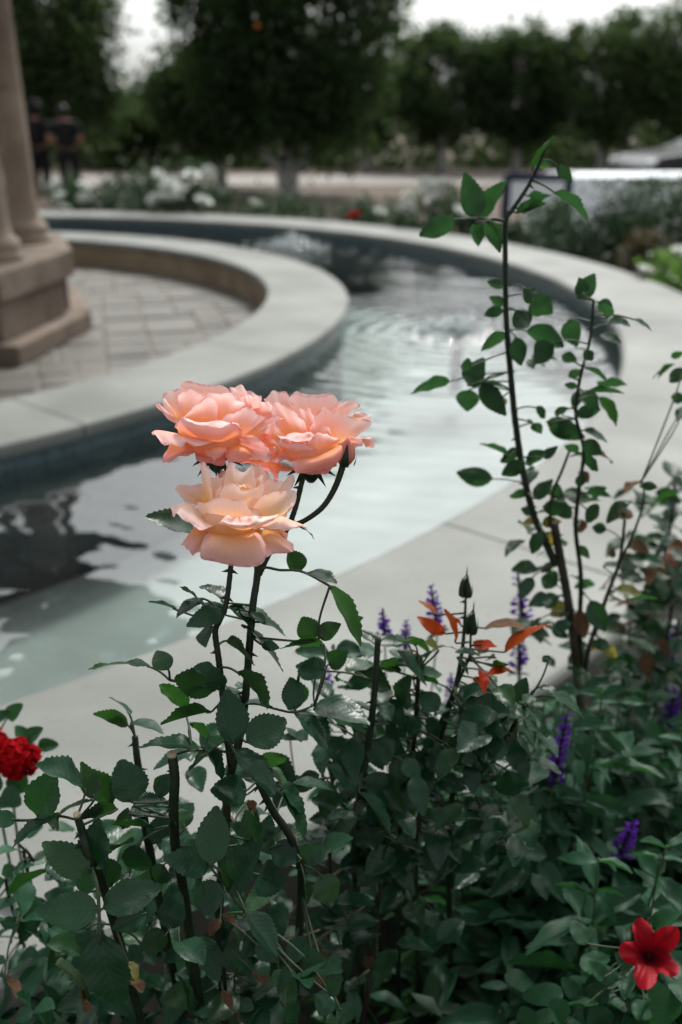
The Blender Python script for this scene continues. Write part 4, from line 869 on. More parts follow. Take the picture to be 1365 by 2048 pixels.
RB.cane(PL((432, 900, .765), (437, 945, .765), (470, 1040, .77), (514, 1120, .765), (506, 1215, .76), (499, 1299, .76), (491, 1399, .765), (479, 1479, .765), (464, 1538, .77), (455, 1600, .775), (448, 1720, .80), (440, 1850, .85)) + [Vector((-.12, .68, .30)), soilpt(-.11, .70)], .0034, .0062, 'cane', 26)
RB.cane(PL((466, 1070, .735), (462, 1135, .737), (453, 1207, .74), (440, 1240, .742), (431, 1264, .745), (438, 1320, .75), (444, 1374, .755), (452, 1450, .76), (462, 1530, .768)), .0028, .0042, 'cane', 14)
RB.cane(PL((622, 905, .775), (608, 950, .775), (590, 1020, .775), (572, 1062, .772), (540, 1105, .77), (518, 1150, .766)), .003, .0036, 'cane', 4)
RB.cane(PL((690, 915, .765), (682, 945, .765), (668, 980, .766), (645, 1015, .768), (612, 1040, .77), (583, 1052, .772)), .0040, .0028, 'cane', 0)
RB.cane(PL((345, 1512, .74), (350, 1560, .745), (348, 1620, .76), (352, 1700, .79), (370, 1800, .83)) + [soilpt(-.13, .69)], .0055, .0065, 'cane', 10)
RB.canes[-1][6] = False
RB.cane(PL((270, 1472, .83), (275, 1520, .83), (286, 1590, .835), (300, 1700, .85)) + [soilpt(-.15, .72)], .004, .006, 'cane', 12)
RB.cane(PL((155, 1632, .73), (165, 1665, .735), (180, 1720, .74), (230, 1850, .80)) + [soilpt(-.16, .66)], .0042, .006, 'cane', 4)
RB.cane(PL((118, 1922, .72), (165, 1968, .73), (190, 2060, .78)) + [soilpt(-.19, .60)], .0045, .005, 'stem', 3)
RB.cane(PL((515, 1560, .775), (545, 1620, .785), (590, 1700, .80), (600, 1850, .86)) + [soilpt(-.08, .72)], .004, .006, 'cane', 8)
for q in ((345, 1511, .74, .0055), (155, 1631, .73, .0042)):
    e = W(q[0], q[1], q[2]); bm = bmesh.new(); tube(bm, local(rb, [e, e + Vector((-.0004, -.0006, .0022))]), q[3] * .72, q[3] * .66, 12, n=2); frombm('cut_end', bm, M['cutend'], rb)
RB.stalk_line(PL((490, 1400, .765), (560, 1420, .755), (592, 1424, .75), (630, 1410, .75)))
RB.stalk_line(PL((514, 1150, .764), (530, 1135, .76), (560, 1140, .755), (605, 1143, .755), (660, 1172, .75)), .0013)
RB.stalk_line(PL((200, 1890, .715), (196, 1780, .72), (185, 1735, .73)), .0016, 6)
RB.stalk_line(PL((-10, 1640, .77), (70, 1640, .76), (115, 1632, .75), (155, 1640, .74)), .0013, 6)
RB.stalk_line(PL((340, 1360, .75), (420, 1375, .755), (446, 1380, .757)), .0013, 1)
RB.stalk_line(PL((470, 1505, .765), (390, 1500, .755), (345, 1512, .75)), .0012)
RB.stalk_line(PL((465, 1760, .76), (420, 1730, .75), (490, 1825, .77)), .0012)
def leaves(B, Zf, k, rows, d, jit=.018, under=None):
    for bx, by, tx, ty, w_, *m_ in rows:
        mode = m_[0] if m_ else 'u'; dd = d + (m_[1] if len(m_) > 1 else 0) + random.uniform(-jit, jit)
        b = W(*Zf(bx, by), dd); t = W(*Zf(tx, ty), dd + random.uniform(-.032, .018))
        B.leaf(b, t, w_ * k / F * dd * 1.08, mode, ratio=.40 if mode == 'r' else .62)
random.seed(5)
leaves(RB, R4, k4, [
 (600, 240, 812, 308, 80), (610, 302, 802, 462, 75), (560, 228, 650, 300, 62), (450, 195, 348, 272, 58), (540, 245, 398, 272, 70), (548, 262, 462, 192, 60), (470, 305, 436, 360, 34), (462, 240, 396, 124, 36), (540, 212, 444, 134, 40),
 (352, 242, 238, 198, 16), (548, 365, 662, 462, 58, 'd'), (500, 565, 326, 505, 118, 'd', .01), (380, 640, 293, 518, 85, 'd', .02), (505, 500, 416, 466, 55), (520, 560, 505, 490, 80), (575, 778, 552, 558, 128, 'u', -.02), (628, 772, 790, 680, 135, 'u', -.015),
 (487, 650, 285, 682, 58, 'd'), (400, 695, 482, 752, 52, 'd', .02), (440, 790, 222, 735, 78, 'u', -.01), (455, 790, 537, 918, 46, 'u', -.02), (578, 805, 764, 958, 88, 'u', -.02), (552, 762, 388, 880, 60), (590, 490, 728, 628, 44, 'd', -.01), (545, 545, 628, 640, 58), (728, 632, 622, 612, 34),
 (824, 642, 810, 512, 88), (945, 478, 834, 480, 92), (902, 622, 1114, 668, 104), (824, 655, 958, 792, 76), (248, 472, 8, 412, 52, 'u', -.01), (316, 482, 270, 396, 80), (155, 705, 38, 636, 66, 'd', .06), (170, 690, 292, 700, 46, 'u', .06), (160, 660, 88, 574, 26, 'u', .07),
 (848, 86, 800, -4, 92, 'd'), (862, 92, 992, 134, 36), (958, 142, 1142, 338, 62, 'd'), (942, 384, 762, 370, 54, 'd', .02), (896, 366, 852, 268, 92, 'd', .02), (918, 352, 1006, 298, 70, 'd', .02),
 (630, 965, 500, 945, 104, 'u', .02), (690, 860, 805, 930, 70, 'u', .02), (768, 950, 858, 1050, 72), (820, 935, 978, 945, 66, 'u', .06), (700, 880, 780, 800, 70, 'd', .03), (160, 1005, 120, 846, 140, 'u', .01), (172, 1032, 306, 1000, 60), (20, 1000, -30, 850, 90, 'd'), (268, 988, 330, 898, 66, 'u', .03),
 (425, -72, 243, -160, 84, 'u', .015), (848, -92, 910, -58, 22, 'u', .03), (705, 290, 640, 250, 40), (690, 380, 760, 390, 40), (590, 560, 640, 530, 40, 'u', .03),
], .755)
leaves(RB, R2, k2, [
 (148, 497, 200, 318, 128), (222, 492, 384, 384, 58), (332, 396, 154, 278, 48), (440, 445, 338, 298, 108, 'd'), (515, 438, 478, 275, 134), (622, 418, 668, 322, 58, 'u', .02), (504, 484, 646, 438, 72), (602, 542, 438, 514, 44), (460, 466, 314, 484, 54, 'd'), (190, 510, 38, 602, 56), (65, 506, -40, 488, 62),
 (348, 714, 194, 588, 118, 'u', -.01), (374, 695, 372, 512, 96, 'u', -.01), (382, 852, 172, 846, 132, 'u', -.02), (402, 852, 628, 752, 128, 'u', -.02), (395, 944, 432, 1268, 152, 'u', -.03), (536, 602, 518, 748, 112), (424, 636, 522, 588, 50, 'd'),
 (828, 682, 842, 448, 128, 'u', -.01), (815, 692, 648, 658, 112), (888, 782, 1020, 596, 142, 'u', -.01), (878, 790, 742, 830, 122, 'u', -.02), (964, 870, 1086, 1038, 92, 'u', -.02), (962, 408, 836, 382, 104, 'u', .02), (1090, 400, 1194, 572, 102), (918, 240, 1094, 382, 86, 'u', -.02), (985, 585, 962, 472, 78, 'u', .03), (1028, 592, 1052, 486, 62, 'u', .03), (1060, 618, 1172, 664, 100, 'u', .03), (1178, 662, 1252, 606, 80, 'u', .05),
 (700, 980, 796, 1070, 86, 'u', .02), (652, 950, 542, 1012, 82, 'd', .02), (654, 932, 696, 796, 104, 'u', .03), (570, 870, 440, 930, 90, 'u', .04), (318, 790, 352, 724, 62, 'u', .02), (340, 930, 330, 1010, 80, 'u', .05), (560, 1010, 500, 1060, 70, 'u', .06), (760, 620, 690, 700, 110, 'u', .04), (720, 540, 700, 460, 90, 'u', .04), (1010, 720, 1120, 760, 130, 'u', .05), (700, 560, 660, 660, 100, 'u', .06), (640, 680, 600, 760, 80, 'u', .05), (600, 600, 640, 480, 90, 'u', .05), (1250, 720, 1310, 830, 110, 'u', .06), (1190, 740, 1200, 840, 40, 'd', .05), (1230, 650, 1330, 560, 90, 'u', .06), (480, 540, 500, 460, 60, 'u', .05), (440, 760, 400, 660, 90, 'u', .04), (300, 1290, 420, 1180, 130, 'u', .01), (1000, 990, 1080, 1060, 70, 'u', .06), (960, 600, 900, 520, 70, 'u', .05),
 (210, 540, 205, 505, 40), (1150, 1100, 1065, 1175, 72, 'u', -.01), (1180, 1102, 1262, 1046, 66, 'u', -.01), (1150, 1112, 1212, 1150, 60, 'u', -.01), (1290, 1190, 1248, 1270, 82, 'u', -.01), (1280, 1180, 1330, 1140, 60), (1240, 1090, 1330, 1080, 70, 'u', .03), (1130, 1060, 1210, 960, 80, 'u', .04), (1320, 1230, 1380, 1290, 80), (1110, 1220, 1170, 1300, 80, 'u', .05),
 (870, 880, 935, 905, 30, 'b', .03), (860, 890, 815, 950, 40, 'b', .03), (500, 1060, 540, 1130, 44, 'y', .03), (490, 1128, 556, 1136, 24, 'b', .02), (310, 1190, 330, 1250, 36, 'b', .0), (960, 440, 1000, 480, 46, 'b', .08), (910, 500, 940, 520, 40, 'b', .08), (870, 1170, 910, 1240, 40, 'b', .1), (1000, 1110, 1030, 1150, 40, 'b', .1),
], .755)
# bud beside the right bloom
bp_ = W(690, 918, .762)
def bud(B, base, axis, L, r, petal_m=None, sep=5, name='bud', ci=0):
    T = B.T; a = Vector(axis).normalized(); Q = Vector((0, 0, 1)).rotation_difference(a).to_matrix().to_4x4()
    bm = bmesh.new(); lathe(bm, [(r * .45, -L * .28), (r * .75, -L * .12), (r, L * .08), (r * .96, L * .3), (r * .66, L * .62), (r * .3, L * .85), (r * .06, L)], 0, 0, 14)
    o = frombm(name, bm, petal_m or M['sepal'], T, True); o.matrix_local = Matrix.Translation(Vector(base) - T.location) @ Q
    for k in range(sep):
        an = k * 2 * math.pi / sep; v = []; f = []; n = 9
        for i in range(n + 1):
            t = i / n; wd = r * (.5 if petal_m else .8) * (1 - t) ** (.8 if petal_m else 1.9) * (1 if t > .1 else .8); z = -L * .22 + t * L * (1.02 if petal_m else 2.1)
            rr_ = r * 1.06 * (math.sin(math.pi * min(1, .28 + .72 * t * (1 if petal_m else 1.5))) ** .55 if .28 + .72 * t * (1 if petal_m else 1.5) < 1 else 0) + .0006 + (t > .8) * (t - .8) * r * 1.2
            for q in (-1, 0, 1): v.append((rr_ * math.cos(an) - q * wd * math.sin(an), rr_ * math.sin(an) + q * wd * math.cos(an), z))
        for i in range(n):
            for q in range(2): f.append((i * 3 + q, i * 3 + q + 1, (i + 1) * 3 + q + 1, (i + 1) * 3 + q))
        s = pyd('sepal', v, f, M['sepal'], o, True)
        if k == 1: cone_bm = None
    return o
M['budpink'] = plain('pink_bud', (.55, .16, .13), .55, .3)
bud(RB, bp_, (.15, 0, 1), .019, .0082, M['budpink'], 4)
RB.done()

# ------------------------------------------------------------------ rose bush with new red leaves and two green buds
random.seed(8)
rr_ = thing('rose_bush', 'rose bush with new orange-red leaves and two green buds right of the blooms', 'rose bush', (.12, .86, ZS)); QB = Bush(rr_)
QB.cane(PL((757, 1275, .86), (748, 1400, .87), (735, 1500, .89), (722, 1580, .90), (712, 1750, .95)) + [soilpt(.04, .85)], .004, .0062, 'cane', 14)
QB.cane(PL((932, 1195, .93), (930, 1240, .93), (925, 1300, .93), (910, 1380, .94), (880, 1480, .95), (850, 1600, .97), (830, 1750, 1.0)) + [soilpt(.12, .88)], .0016, .006, 'cane', 6)
QB.cane(PL((942, 1270, .91), (940, 1310, .91), (930, 1335, .92), (900, 1400, .93), (850, 1520, .95)), .0016, .003, 'cane', 3)
QB.cane(PL((1050, 1410, .93), (1010, 1480, .95), (950, 1560, .97), (900, 1640, 1.0)) + [soilpt(.16, .9)], .003, .0055, 'cane', 6)
QB.cane(PL((838, 1340, .9), (832, 1440, .92), (822, 1540, .94), (800, 1680, .97)) + [soilpt(.08, .88)], .003, .005, 'cane', 6)
QB.stalk_line(PL((600, 1340, .86), (690, 1345, .86), (745, 1360, .865)))
leaves(QB, R8, k8, [
 (420, 372, 322, 300, 62), (430, 375, 560, 362, 58), (520, 400, 668, 540, 78), (330, 495, 492, 570, 88), (215, 460, 300, 400, 84), (290, 480, 430, 430, 70), (205, 490, 82, 470, 90, 'u', -.03), (70, 650, 50, 520, 96, 'u', -.03), (155, 640, 385, 690, 108, 'u', -.03), (70, 665, 212, 822, 82, 'u', -.03),
 (545, 640, 550, 520, 72), (485, 610, 552, 738, 74), (330, 740, 470, 700, 42), (395, 890, 500, 790, 120), (330, 880, 200, 790, 110), (345, 1000, 210, 900, 88, 'u', -.02), (365, 965, 545, 1080, 124, 'u', -.02), (350, 1022, 500, 1225, 100, 'u', -.03), (60, 985, 240, 985, 60, 'u', -.02),
 (640, 700, 740, 850, 84), (720, 700, 880, 770, 90), (700, 660, 620, 580, 90), (620, 690, 560, 780, 70), (870, 700, 980, 780, 92), (1000, 780, 1110, 960, 110), (960, 560, 1030, 640, 80), (1040, 620, 1080, 520, 76), (980, 600, 900, 560, 64), (1090, 640, 1110, 590, 60), (1140, 560, 1240, 600, 50), (1200, 600, 1350, 700, 66), (1110, 660, 1190, 760, 64), (960, 760, 930, 860, 70), (560, 990, 640, 1100, 100), (640, 870, 760, 900, 90), (540, 880, 620, 960, 80), (1050, 800, 1120, 850, 60), (760, 830, 860, 880, 80), (800, 640, 880, 560, 60), (240, 1120, 170, 1060, 80, 'd'), (200, 1260, 170, 1180, 100), (330, 1190, 390, 1270, 70), (420, 700, 540, 660, 46), (600, 380, 520, 340, 40, 'd'), (560, 340, 660, 410, 50, 'd'), (690, 385, 780, 372, 28, 'y'), (420, 470, 540, 470, 60, 'd'), (250, 530, 320, 540, 40, 'd'), (470, 440, 520, 470, 50, 'd'), (320, 290, 360, 250, 30), (1180, 450, 1160, 420, 40),
 (880, 420, 780, 390, 34, 'u'), (780, 430, 840, 500, 30), (940, 470, 1010, 460, 40, 'd'),
 (990, 405, 1172, 256, 74, 'r', -.01), (775, 365, 750, 212, 40, 'r', -.01), (730, 325, 610, 252, 56, 'r'), (800, 290, 740, 208, 24, 'r', .01), (690, 240, 618, 170, 26, 'r', .02), (920, 400, 850, 360, 56, 'r', .01), (950, 380, 890, 385, 34, 'r'), (1020, 490, 920, 495, 40, 'r'), (880, 480, 905, 580, 34, 'r'), (950, 430, 905, 440, 30, 'y'), (700, 400, 640, 360, 30, 'y'), (900, 300, 1050, 250, 34, 'b', .02), (850, 520, 900, 540, 30, 'r', .02), (600, 405, 540, 390, 22, 'r', .03),
], .90, .02)
bud(QB, W(932, 1185, .93), (0, 0, 1), .017, .0056, None, 5)
bud(QB, W(942, 1258, .91), (.06, 0, 1), .018, .0056, None, 5)
def fill(B, zone, n, d0, d1, L0, L1, mode='u', ratio=.6):
    """more leaves of the same plant, deeper in"""
    x0, x1, y0, y1 = zone
    for _ in range(n):
        d = random.uniform(d0, d1); b = W(random.uniform(x0, x1), random.uniform(y0, y1), d); L = random.uniform(L0, L1)
        a = random.uniform(0, 6.28); dr = Vector((math.cos(a), math.sin(a), random.uniform(-.7, .35)))
        o = free_leaf(B.T, b, dr, L, mode, ratio); B.stalks.append((b, dr.normalized(), .045))
fill(QB, (690, 1090, 1420, 1750), 90, .93, 1.08, .03, .05)
fill(QB, (640, 980, 1300, 1480), 40, .90, .98, .028, .042)
fill(QB, (680, 1080, 1400, 1700), 85, .87, .97, .03, .048)
fill(QB, (660, 900, 1560, 1900), 40, .90, 1.02, .03, .046)
QB.done()
# deeper leaves of the first bush belong to a shaded lower growth behind it
random.seed(31)
lw = thing('rose_bush', 'shaded lower rose growth with bare canes behind the peach roses', 'rose bush', (-.05, .92, ZS)); LB = Bush(lw)
for (a, b_, m_, r) in (((560, 1900, .95), (700, 1720, .92), 'drycane', .003), ((600, 1960, .96), (740, 1800, .95), 'drycane', .0028), ((740, 1560, .93), (760, 1800, .97), 'oldcane', .004), ((640, 1500, .95), (660, 1750, .97), 'oldcane', .0035), ((300, 1650, .95), (330, 1900, 1.0), 'oldcane', .004), ((580, 1470, 1.0), (600, 1700, 1.0), 'drycane', .002), ((470, 1950, .92), (640, 1860, .9), 'drycane', .002)):
    p, q = W(*a), W(*b_); lo = p if p.z < q.z else q; hi = q if lo is p else p
    LB.cane([hi, lo, Vector((lo.x * .6 - .02, lo.y * .5 + .45, ZS))], r * .7, r, m_, 4)
fill(LB, (60, 700, 1640, 2080), 150, .86, 1.02, .03, .05)
fill(LB, (330, 660, 1480, 1700), 40, .84, .92, .03, .045)
fill(LB, (0, 760, 1700, 2080), 90, .95, 1.12, .03, .05)
fill(LB, (330, 780, 1560, 2040), 9, .88, .98, .018, .028, 'b')
LB.done()

# ------------------------------------------------------------------ tall rose cane at the right
random.seed(12)
YT = 1.02
tb = thing('rose_bush', 'tall leggy rose with small backlit leaves standing against the pool at right', 'rose bush', (.38, 1.06, ZS)); TB = Bush(tb)
def VP(*q, y=YT): return [V(a, b, (c[0] if c else y)) for a, b, *c in q]
TB.cane(VP((1095, 290), (1078, 330), (1055, 375), (1025, 420), (1012, 445), (1011, 520), (1013, 640), (1022, 750), (1032, 850), (1048, 950), (1068, 1030), (1090, 1080), (1112, 1130)), .002, .0068, 'cane', 26)
TB.cane(VP((1108, 1045), (1122, 1120), (1138, 1210), (1150, 1300), (1160, 1400), (1172, 1500)) + [soilpt(.38, 1.03)], .0072, .0085, 'oldcane', 10)
TB.cane(VP((1188, 600), (1180, 680), (1160, 760), (1152, 830), (1168, 900), (1158, 980), (1152, 1060), (1162, 1150), (1160, 1250), (1162, 1330)), .002, .0046, 'cane', 16)
TB.cane(VP((1140, 900), (1125, 940), (1105, 990), (1100, 1050)), .002, .003, 'oldcane', 4)
TB.cane(VP((1250, 1040), (1240, 1120), (1215, 1190), (1180, 1290), (1168, 1360)), .0025, .0045, 'oldcane', 4)
TB.cane(VP((1285, 960), (1288, 1000), (1270, 1060), (1230, 1150), (1190, 1270)), .0012, .003, 'oldcane', 2)
def leavesY(B, Zf, k, rows, Y, jit=.03):
    for bx, by, tx, ty, w_, *m_ in rows:
        mode = m_[0] if m_ else 't'; y = Y + (m_[1] if len(m_) > 1 else 0) + random.uniform(-jit, jit)
        p = Zf(bx, by); r = ray(*p); dd = y / r.y; b = W(*p, dd); t = W(*Zf(tx, ty), dd + random.uniform(-.02, .02))
        t = b + (t - b) * 1.1; B.leaf(b, t, w_ * k / F * dd * 1.15, mode, maxd=.16, ratio=.5, under=(mode in 'td'))
leavesY(TB, R5, k5, [
 (375, 420, 318, 228, 108), (385, 430, 500, 262, 92), (268, 432, 108, 500, 84), (370, 450, 380, 545, 70), (420, 440, 480, 575, 84), (600, 400, 705, 320, 60), (745, 300, 905, 420, 70), (640, 190, 740, 40, 22, 'd'), (650, 185, 730, 160, 40, 'd'), (760, 170, 830, 245, 50, 'u'), (620, 320, 690, 310, 30), (560, 400, 680, 345, 40),
 (500, 870, 412, 892, 50), (505, 840, 440, 810, 46), (515, 980, 402, 1052, 62), (560, 1000, 585, 1125, 78), (500, 755, 430, 735, 40), (600, 760, 640, 830, 70), (640, 800, 730, 880, 90), (560, 870, 620, 960, 90), (620, 880, 700, 850, 70), (610, 970, 780, 1035, 84), (740, 1030, 648, 1118, 100), (860, 810, 925, 715, 84), (890, 800, 870, 730, 60), (815, 920, 850, 1022, 86), (1000, 910, 1005, 840, 60), (960, 830, 1025, 870, 60), (1010, 940, 1110, 940, 40, 'u'), (1130, 915, 1222, 958, 30, 'u'),
 (242, 1215, 55, 1240, 74), (350, 1140, 300, 1135, 60), (330, 1235, 378, 1130, 100), (335, 1255, 325, 1350, 100), (390, 1225, 500, 1360, 90), (500, 1290, 480, 1365, 50, 'y'), (390, 1230, 520, 1228, 20), (780, 1095, 850, 1110, 50), (890, 1070, 930, 1110, 46), (815, 1190, 870, 1160, 40), (900, 1150, 1000, 1208, 36), (860, 1240, 800, 1230, 30), (890, 1260, 950, 1330, 66), (960, 1290, 1050, 1410, 60, 'd'), (900, 1330, 905, 1390, 70), (900, 1270, 1070, 1262, 34), (655, 1340, 715, 1385, 40), (750, 1375, 805, 1345, 36), (710, 1410, 830, 1450, 70), (620, 1420, 655, 1410, 30), (850, 1380, 960, 1350, 60),
 (1310, 1100, 1365, 1070, 40, 'd', .1), (1310, 1140, 1210, 1180, 40, 'd', .1), (1370, 1150, 1310, 1215, 60, 'd', .1), (1380, 1300, 1315, 1290, 50, 'u', .1), (1380, 1340, 1345, 1400, 60, 'u', .1), (1330, 1130, 1250, 1195, 30, 'd', .1),
], YT)
leavesY(TB, R6, k6, [
 (450, 285, 288, 255, 84), (525, 175, 405, 110, 46), (590, 150, 480, 190, 60), (600, 200, 500, 260, 70), (610, 210, 700, 160, 60), (690, 180, 740, 140, 44), (640, 20, 680, 60, 50), (720, 20, 870, 70, 90), (890, 50, 1010, 90, 50, 'u'), (890, 100, 970, 160, 70), (860, 160, 800, 110, 50), (880, 180, 970, 230, 50), (880, 250, 920, 300, 40, 'b'), (960, 160, 1040, 190, 40, 'b'), (605, 370, 530, 350, 60), (650, 380, 720, 300, 60), (730, 320, 780, 370, 60), (690, 420, 790, 440, 70), (830, 420, 770, 460, 80), (900, 430, 960, 470, 90), (900, 350, 1010, 370, 50), (930, 380, 990, 330, 50), (880, 480, 870, 540, 60, 'b'), (640, 440, 590, 430, 50), (660, 480, 600, 500, 40, 'y'), (690, 500, 770, 490, 50, 'y'), (710, 540, 760, 610, 46, 'y'), (690, 540, 628, 635, 60, 'u'), (1000, 530, 935, 520, 50, 'u'), (860, 610, 910, 660, 40, 'd'), (740, 690, 690, 735, 40, 'u'), (760, 800, 690, 760, 90, 'u'), (770, 850, 700, 900, 70, 'u'), (820, 900, 740, 940, 80, 'y'), (800, 960, 770, 1020, 70, 'u'), (920, 870, 990, 1010, 90, 'u'), (860, 920, 900, 1040, 80, 'b'), (930, 1060, 960, 1110, 66, 'y'), (980, 1080, 1045, 1140, 56, 'y'), (1060, 470, 1120, 430, 70, 'b'), (900, 300, 850, 290, 60), (1010, 640, 1050, 650, 44, 'b'), (1040, 820, 1160, 840, 40, 'y'), (640, 760, 590, 860, 70, 'u'), (730, 860, 640, 890, 70, 'u'),
 (1160, 320, 1240, 325, 40), (1170, 300, 1090, 340, 10, 'b'),
], YT)
fill(TB, (1040, 1230, 640, 1000), 12, 1.06, 1.18, .02, .034, 't')
fill(TB, (1040, 1260, 960, 1360), 48, 1.12, 1.26, .024, .042, 't')
TB.done()
# ------------------------------------------------------------------ mixed rose at the right edge, out of focus
random.seed(14)
eb = thing('rose_bush', 'blurred rose bush with a pale pink bloom at the right edge', 'rose bush', (.72, 1.30, ZS)); EB = Bush(eb)
EB.cane(VP((1350, 960), (1340, 1060), (1320, 1160), (1300, 1280), (1290, 1400), y=1.32) + [soilpt(.62, 1.28)], .003, .006, 'cane', 6)
EB.cane(VP((1365, 1100), (1350, 1180), (1330, 1300), (1310, 1420), y=1.28) + [soilpt(.64, 1.26)], .003, .006, 'cane', 6)
EB.cane(VP((1200, 1180), (1240, 1150), (1260, 1260), (1250, 1400), y=1.28) + [soilpt(.58, 1.26)], .002, .004, 'drycane', 6)
fill(EB, (1255, 1400, 960, 1330), 85, 1.30, 1.5, .03, .05, 'd')
fill(EB, (1230, 1400, 1080, 1400), 60, 1.32, 1.5, .03, .05, 'u')
fill(EB, (1240, 1400, 1080, 1330), 16, 1.30, 1.4, .025, .04, 'b')
m_ = rosette_mesh('pink_bloom', 5); m_.materials.append(plain('pale_pink_petal', (.75, .45, .38), .6, .2))
o = link('bloom', m_, None, eb); o.location = V(1352, 1140, 1.26) - eb.location; o.scale = (.035,) * 3; o.rotation_euler = (.6, .2, 0)
EB.done()

# ------------------------------------------------------------------ purple salvias
def spike_mesh(seed, n=44):
    """a flower spike one unit tall: whorls of small lipped florets over dark calyces"""
    r = random.Random(seed); bc = bmesh.new(); tube(bc, [(0, 0, 0), (.02, 0, .5), (0, 0, 1)], .02, .01, 5)
    bp = bmesh.new()
    for i in range(n):
        t = (i + .5) / n; a = i * 2.4 + r.uniform(-.4, .4); z = t ** .9; rr = .10 * (1 - .75 * t)
        d = Vector((math.cos(a), math.sin(a), .35)); cone(bc, (0, 0, z), d * rr * 1.2, .035 * (1.1 - .5 * t), 6)
        if r.random() < (.8 if t < .8 else .45):
            c = Vector((0, 0, z)) + d * rr
            for q in range(3):
                e = Quaternion(Vector((0, 0, 1)), r.uniform(-.8, .8)) @ d; L = .12 * (1 - .5 * t) * r.uniform(.7, 1.2); s = Vector((-e.y, e.x, r.uniform(-.5, .5))) * .55
                p = [c, c + e * L * .5 + s * L + Vector((0, 0, .02)), c + e * L, c + e * L * .5 - s * L + Vector((0, 0, .02))]
                bp.faces.new([bp.verts.new(x) for x in p])
    mc = bpy.data.meshes.new('spike'); bc.to_mesh(mc); bc.free(); mc.materials.append(M['calyx'])
    mp = bpy.data.meshes.new('florets'); bp.to_mesh(mp); bp.free(); mp.materials.append(M['purple']); return mc, mp
SPK = [spike_mesh(s) for s in range(4)]
def salvia(px, py, Y, spike, label, nl=12, group='purple salvias in the near bed', Lf=.05, lean=0, mode='s', top=None, fade=1.0, name='salvia_plant', cat='salvia'):
    p = Vector(top) if top else V(px, py, Y)
    base = Vector((p.x + random.uniform(-.03, .03) + lean, p.y + random.uniform(-.02, .03), ZS))
    T = thing(name, label, cat, base, group); B = Bush(T)
    sp = p - Vector((0, 0, spike)) if spike else p
    B.cane([sp, sp.lerp(base, .4) + Vector((random.uniform(-.01, .01), .005, 0)), base], .0014, .0028, 'stem', 0, 'stem')
    H = sp.z - base.z
    for i in range(nl):
        t = i / max(1, nl - 1); z = sp.z - .004 - t * H * .62; k = (sp.z - z) / H; q = sp.lerp(base, k) + Vector((random.uniform(-.01, .01), .005, 0)) * 0
        a0 = i * math.pi / 2 + random.uniform(-.4, .4)
        for s in (0, math.pi):
            a = a0 + s; L = Lf * random.uniform(.75, 1.25) * (.5 + .7 * min(1, t * 3)); dr = Vector((math.cos(a), math.sin(a), random.uniform(-.15, .55) - t * .35))
            free_leaf(T, q, dr, L, mode, .34 if mode == 's' else .62)
    if spike:
        mc, mp = random.choice(SPK); o = link('flower_spike', mc, None, T); s = spike; o.location = sp - base; o.scale = ((1.05 if s < .1 else .62) * s, (1.05 if s < .1 else .62) * s, s); o.rotation_euler = (random.uniform(-.15, .15), random.uniform(-.2, .2), random.uniform(0, 6))
        l = link('floret_cluster', mp, None, o)
    B.done(); return T
random.seed(17)
SAL = [(772, 1208, 1.02, .055, 'small purple salvia spike left of the red leaves'), (812, 1240, 1.04, .05, 'short purple salvia spike between small spike and red leaves'), (880, 1172, 1.03, .065, 'brightest purple salvia spike behind the orange leaves'), (652, 1300, .98, .06, 'purple salvia spike among leaves right of the rose stems'), (1058, 1150, 1.12, .09, 'purple salvia spike against the coping left of the thick cane'), (1046, 1255, 1.08, .07, 'purple salvia just below the red leaf tip'), (960, 1370, 1.0, .045, 'purple salvia deep among the green leaves below the red leaves'), (905, 1350, 1.02, .045, 'half hidden purple salvia below the two buds'), (1122, 1420, .90, .11, 'long fading salvia spike hanging right of the rose foliage'), (1252, 1630, .88, .065, 'vivid purple salvia left above the red petunia'), (1195, 1690, .92, .045, 'small purple salvia tip lower left of the vivid one'), (1342, 1250, 1.22, .06, 'purple salvia at the right edge over dark stems'), (1352, 1370, 1.15, .075, 'greyish purple salvia spike at the right edge'), (1300, 1400, 1.25, .05, 'dim purple salvia between cane and right edge'), (825, 1390, .98, .03, 'tiny purple salvia bud left of the fading spike'), (1348, 970, 1.5, .05, 'distant purple spike at the right edge above the bush')]
for px, py, Y, s, lb in SAL:
    hi = V(px, py, Y).z
    salvia(px, py, Y, s, lb, nl=(10 if px > 1090 else 6), Lf=(.05 if px > 1090 else .03))
random.seed(18)
for i in range(74):
    Y = random.uniform(.74, 1.22); X = random.uniform(.16, .34 + .42 * (Y - .5) / .7 + .1) if i % 5 else random.uniform(.10, .3)
    z = random.uniform(.42, .60) if Y > .9 else random.uniform(.36, .5)
    if Y > 1.02 and X < .30: Y -= .25; z -= .08
    if i >= 46: X = random.uniform(.22, .62); Y = random.uniform(.72, 1.12); z = random.uniform(.46, .60)
    salvia(0, 0, 0, 0, 'leafy salvia stem without flowers in the dark bed at lower right', nl=9, group='flowerless salvia stems in the near bed', Lf=.072, top=(X, Y, z))
for px, py, Y in ((1090, 1400, .96), (1130, 1385, .95), (1165, 1380, .97), (1205, 1385, .95), (1150, 1440, .93), (1190, 1450, .92), (1240, 1400, .99), (1110, 1470, .93)):
    salvia(px, py, Y, 0, 'leafy salvia stem without flowers at the foot of the tall rose cane', nl=8, group='salvia stems hiding the foot of the tall rose', Lf=.066)
# bed undergrowth, too dense to count
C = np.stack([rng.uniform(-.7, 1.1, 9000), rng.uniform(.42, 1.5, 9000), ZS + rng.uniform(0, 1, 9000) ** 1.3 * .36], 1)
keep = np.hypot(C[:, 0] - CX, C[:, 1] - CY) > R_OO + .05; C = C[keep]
g = card_mesh('undergrowth', C, .045, M['shrubdark'], None); g['label'] = 'dark low undergrowth covering the soil of the near bed'; g['category'] = 'undergrowth'

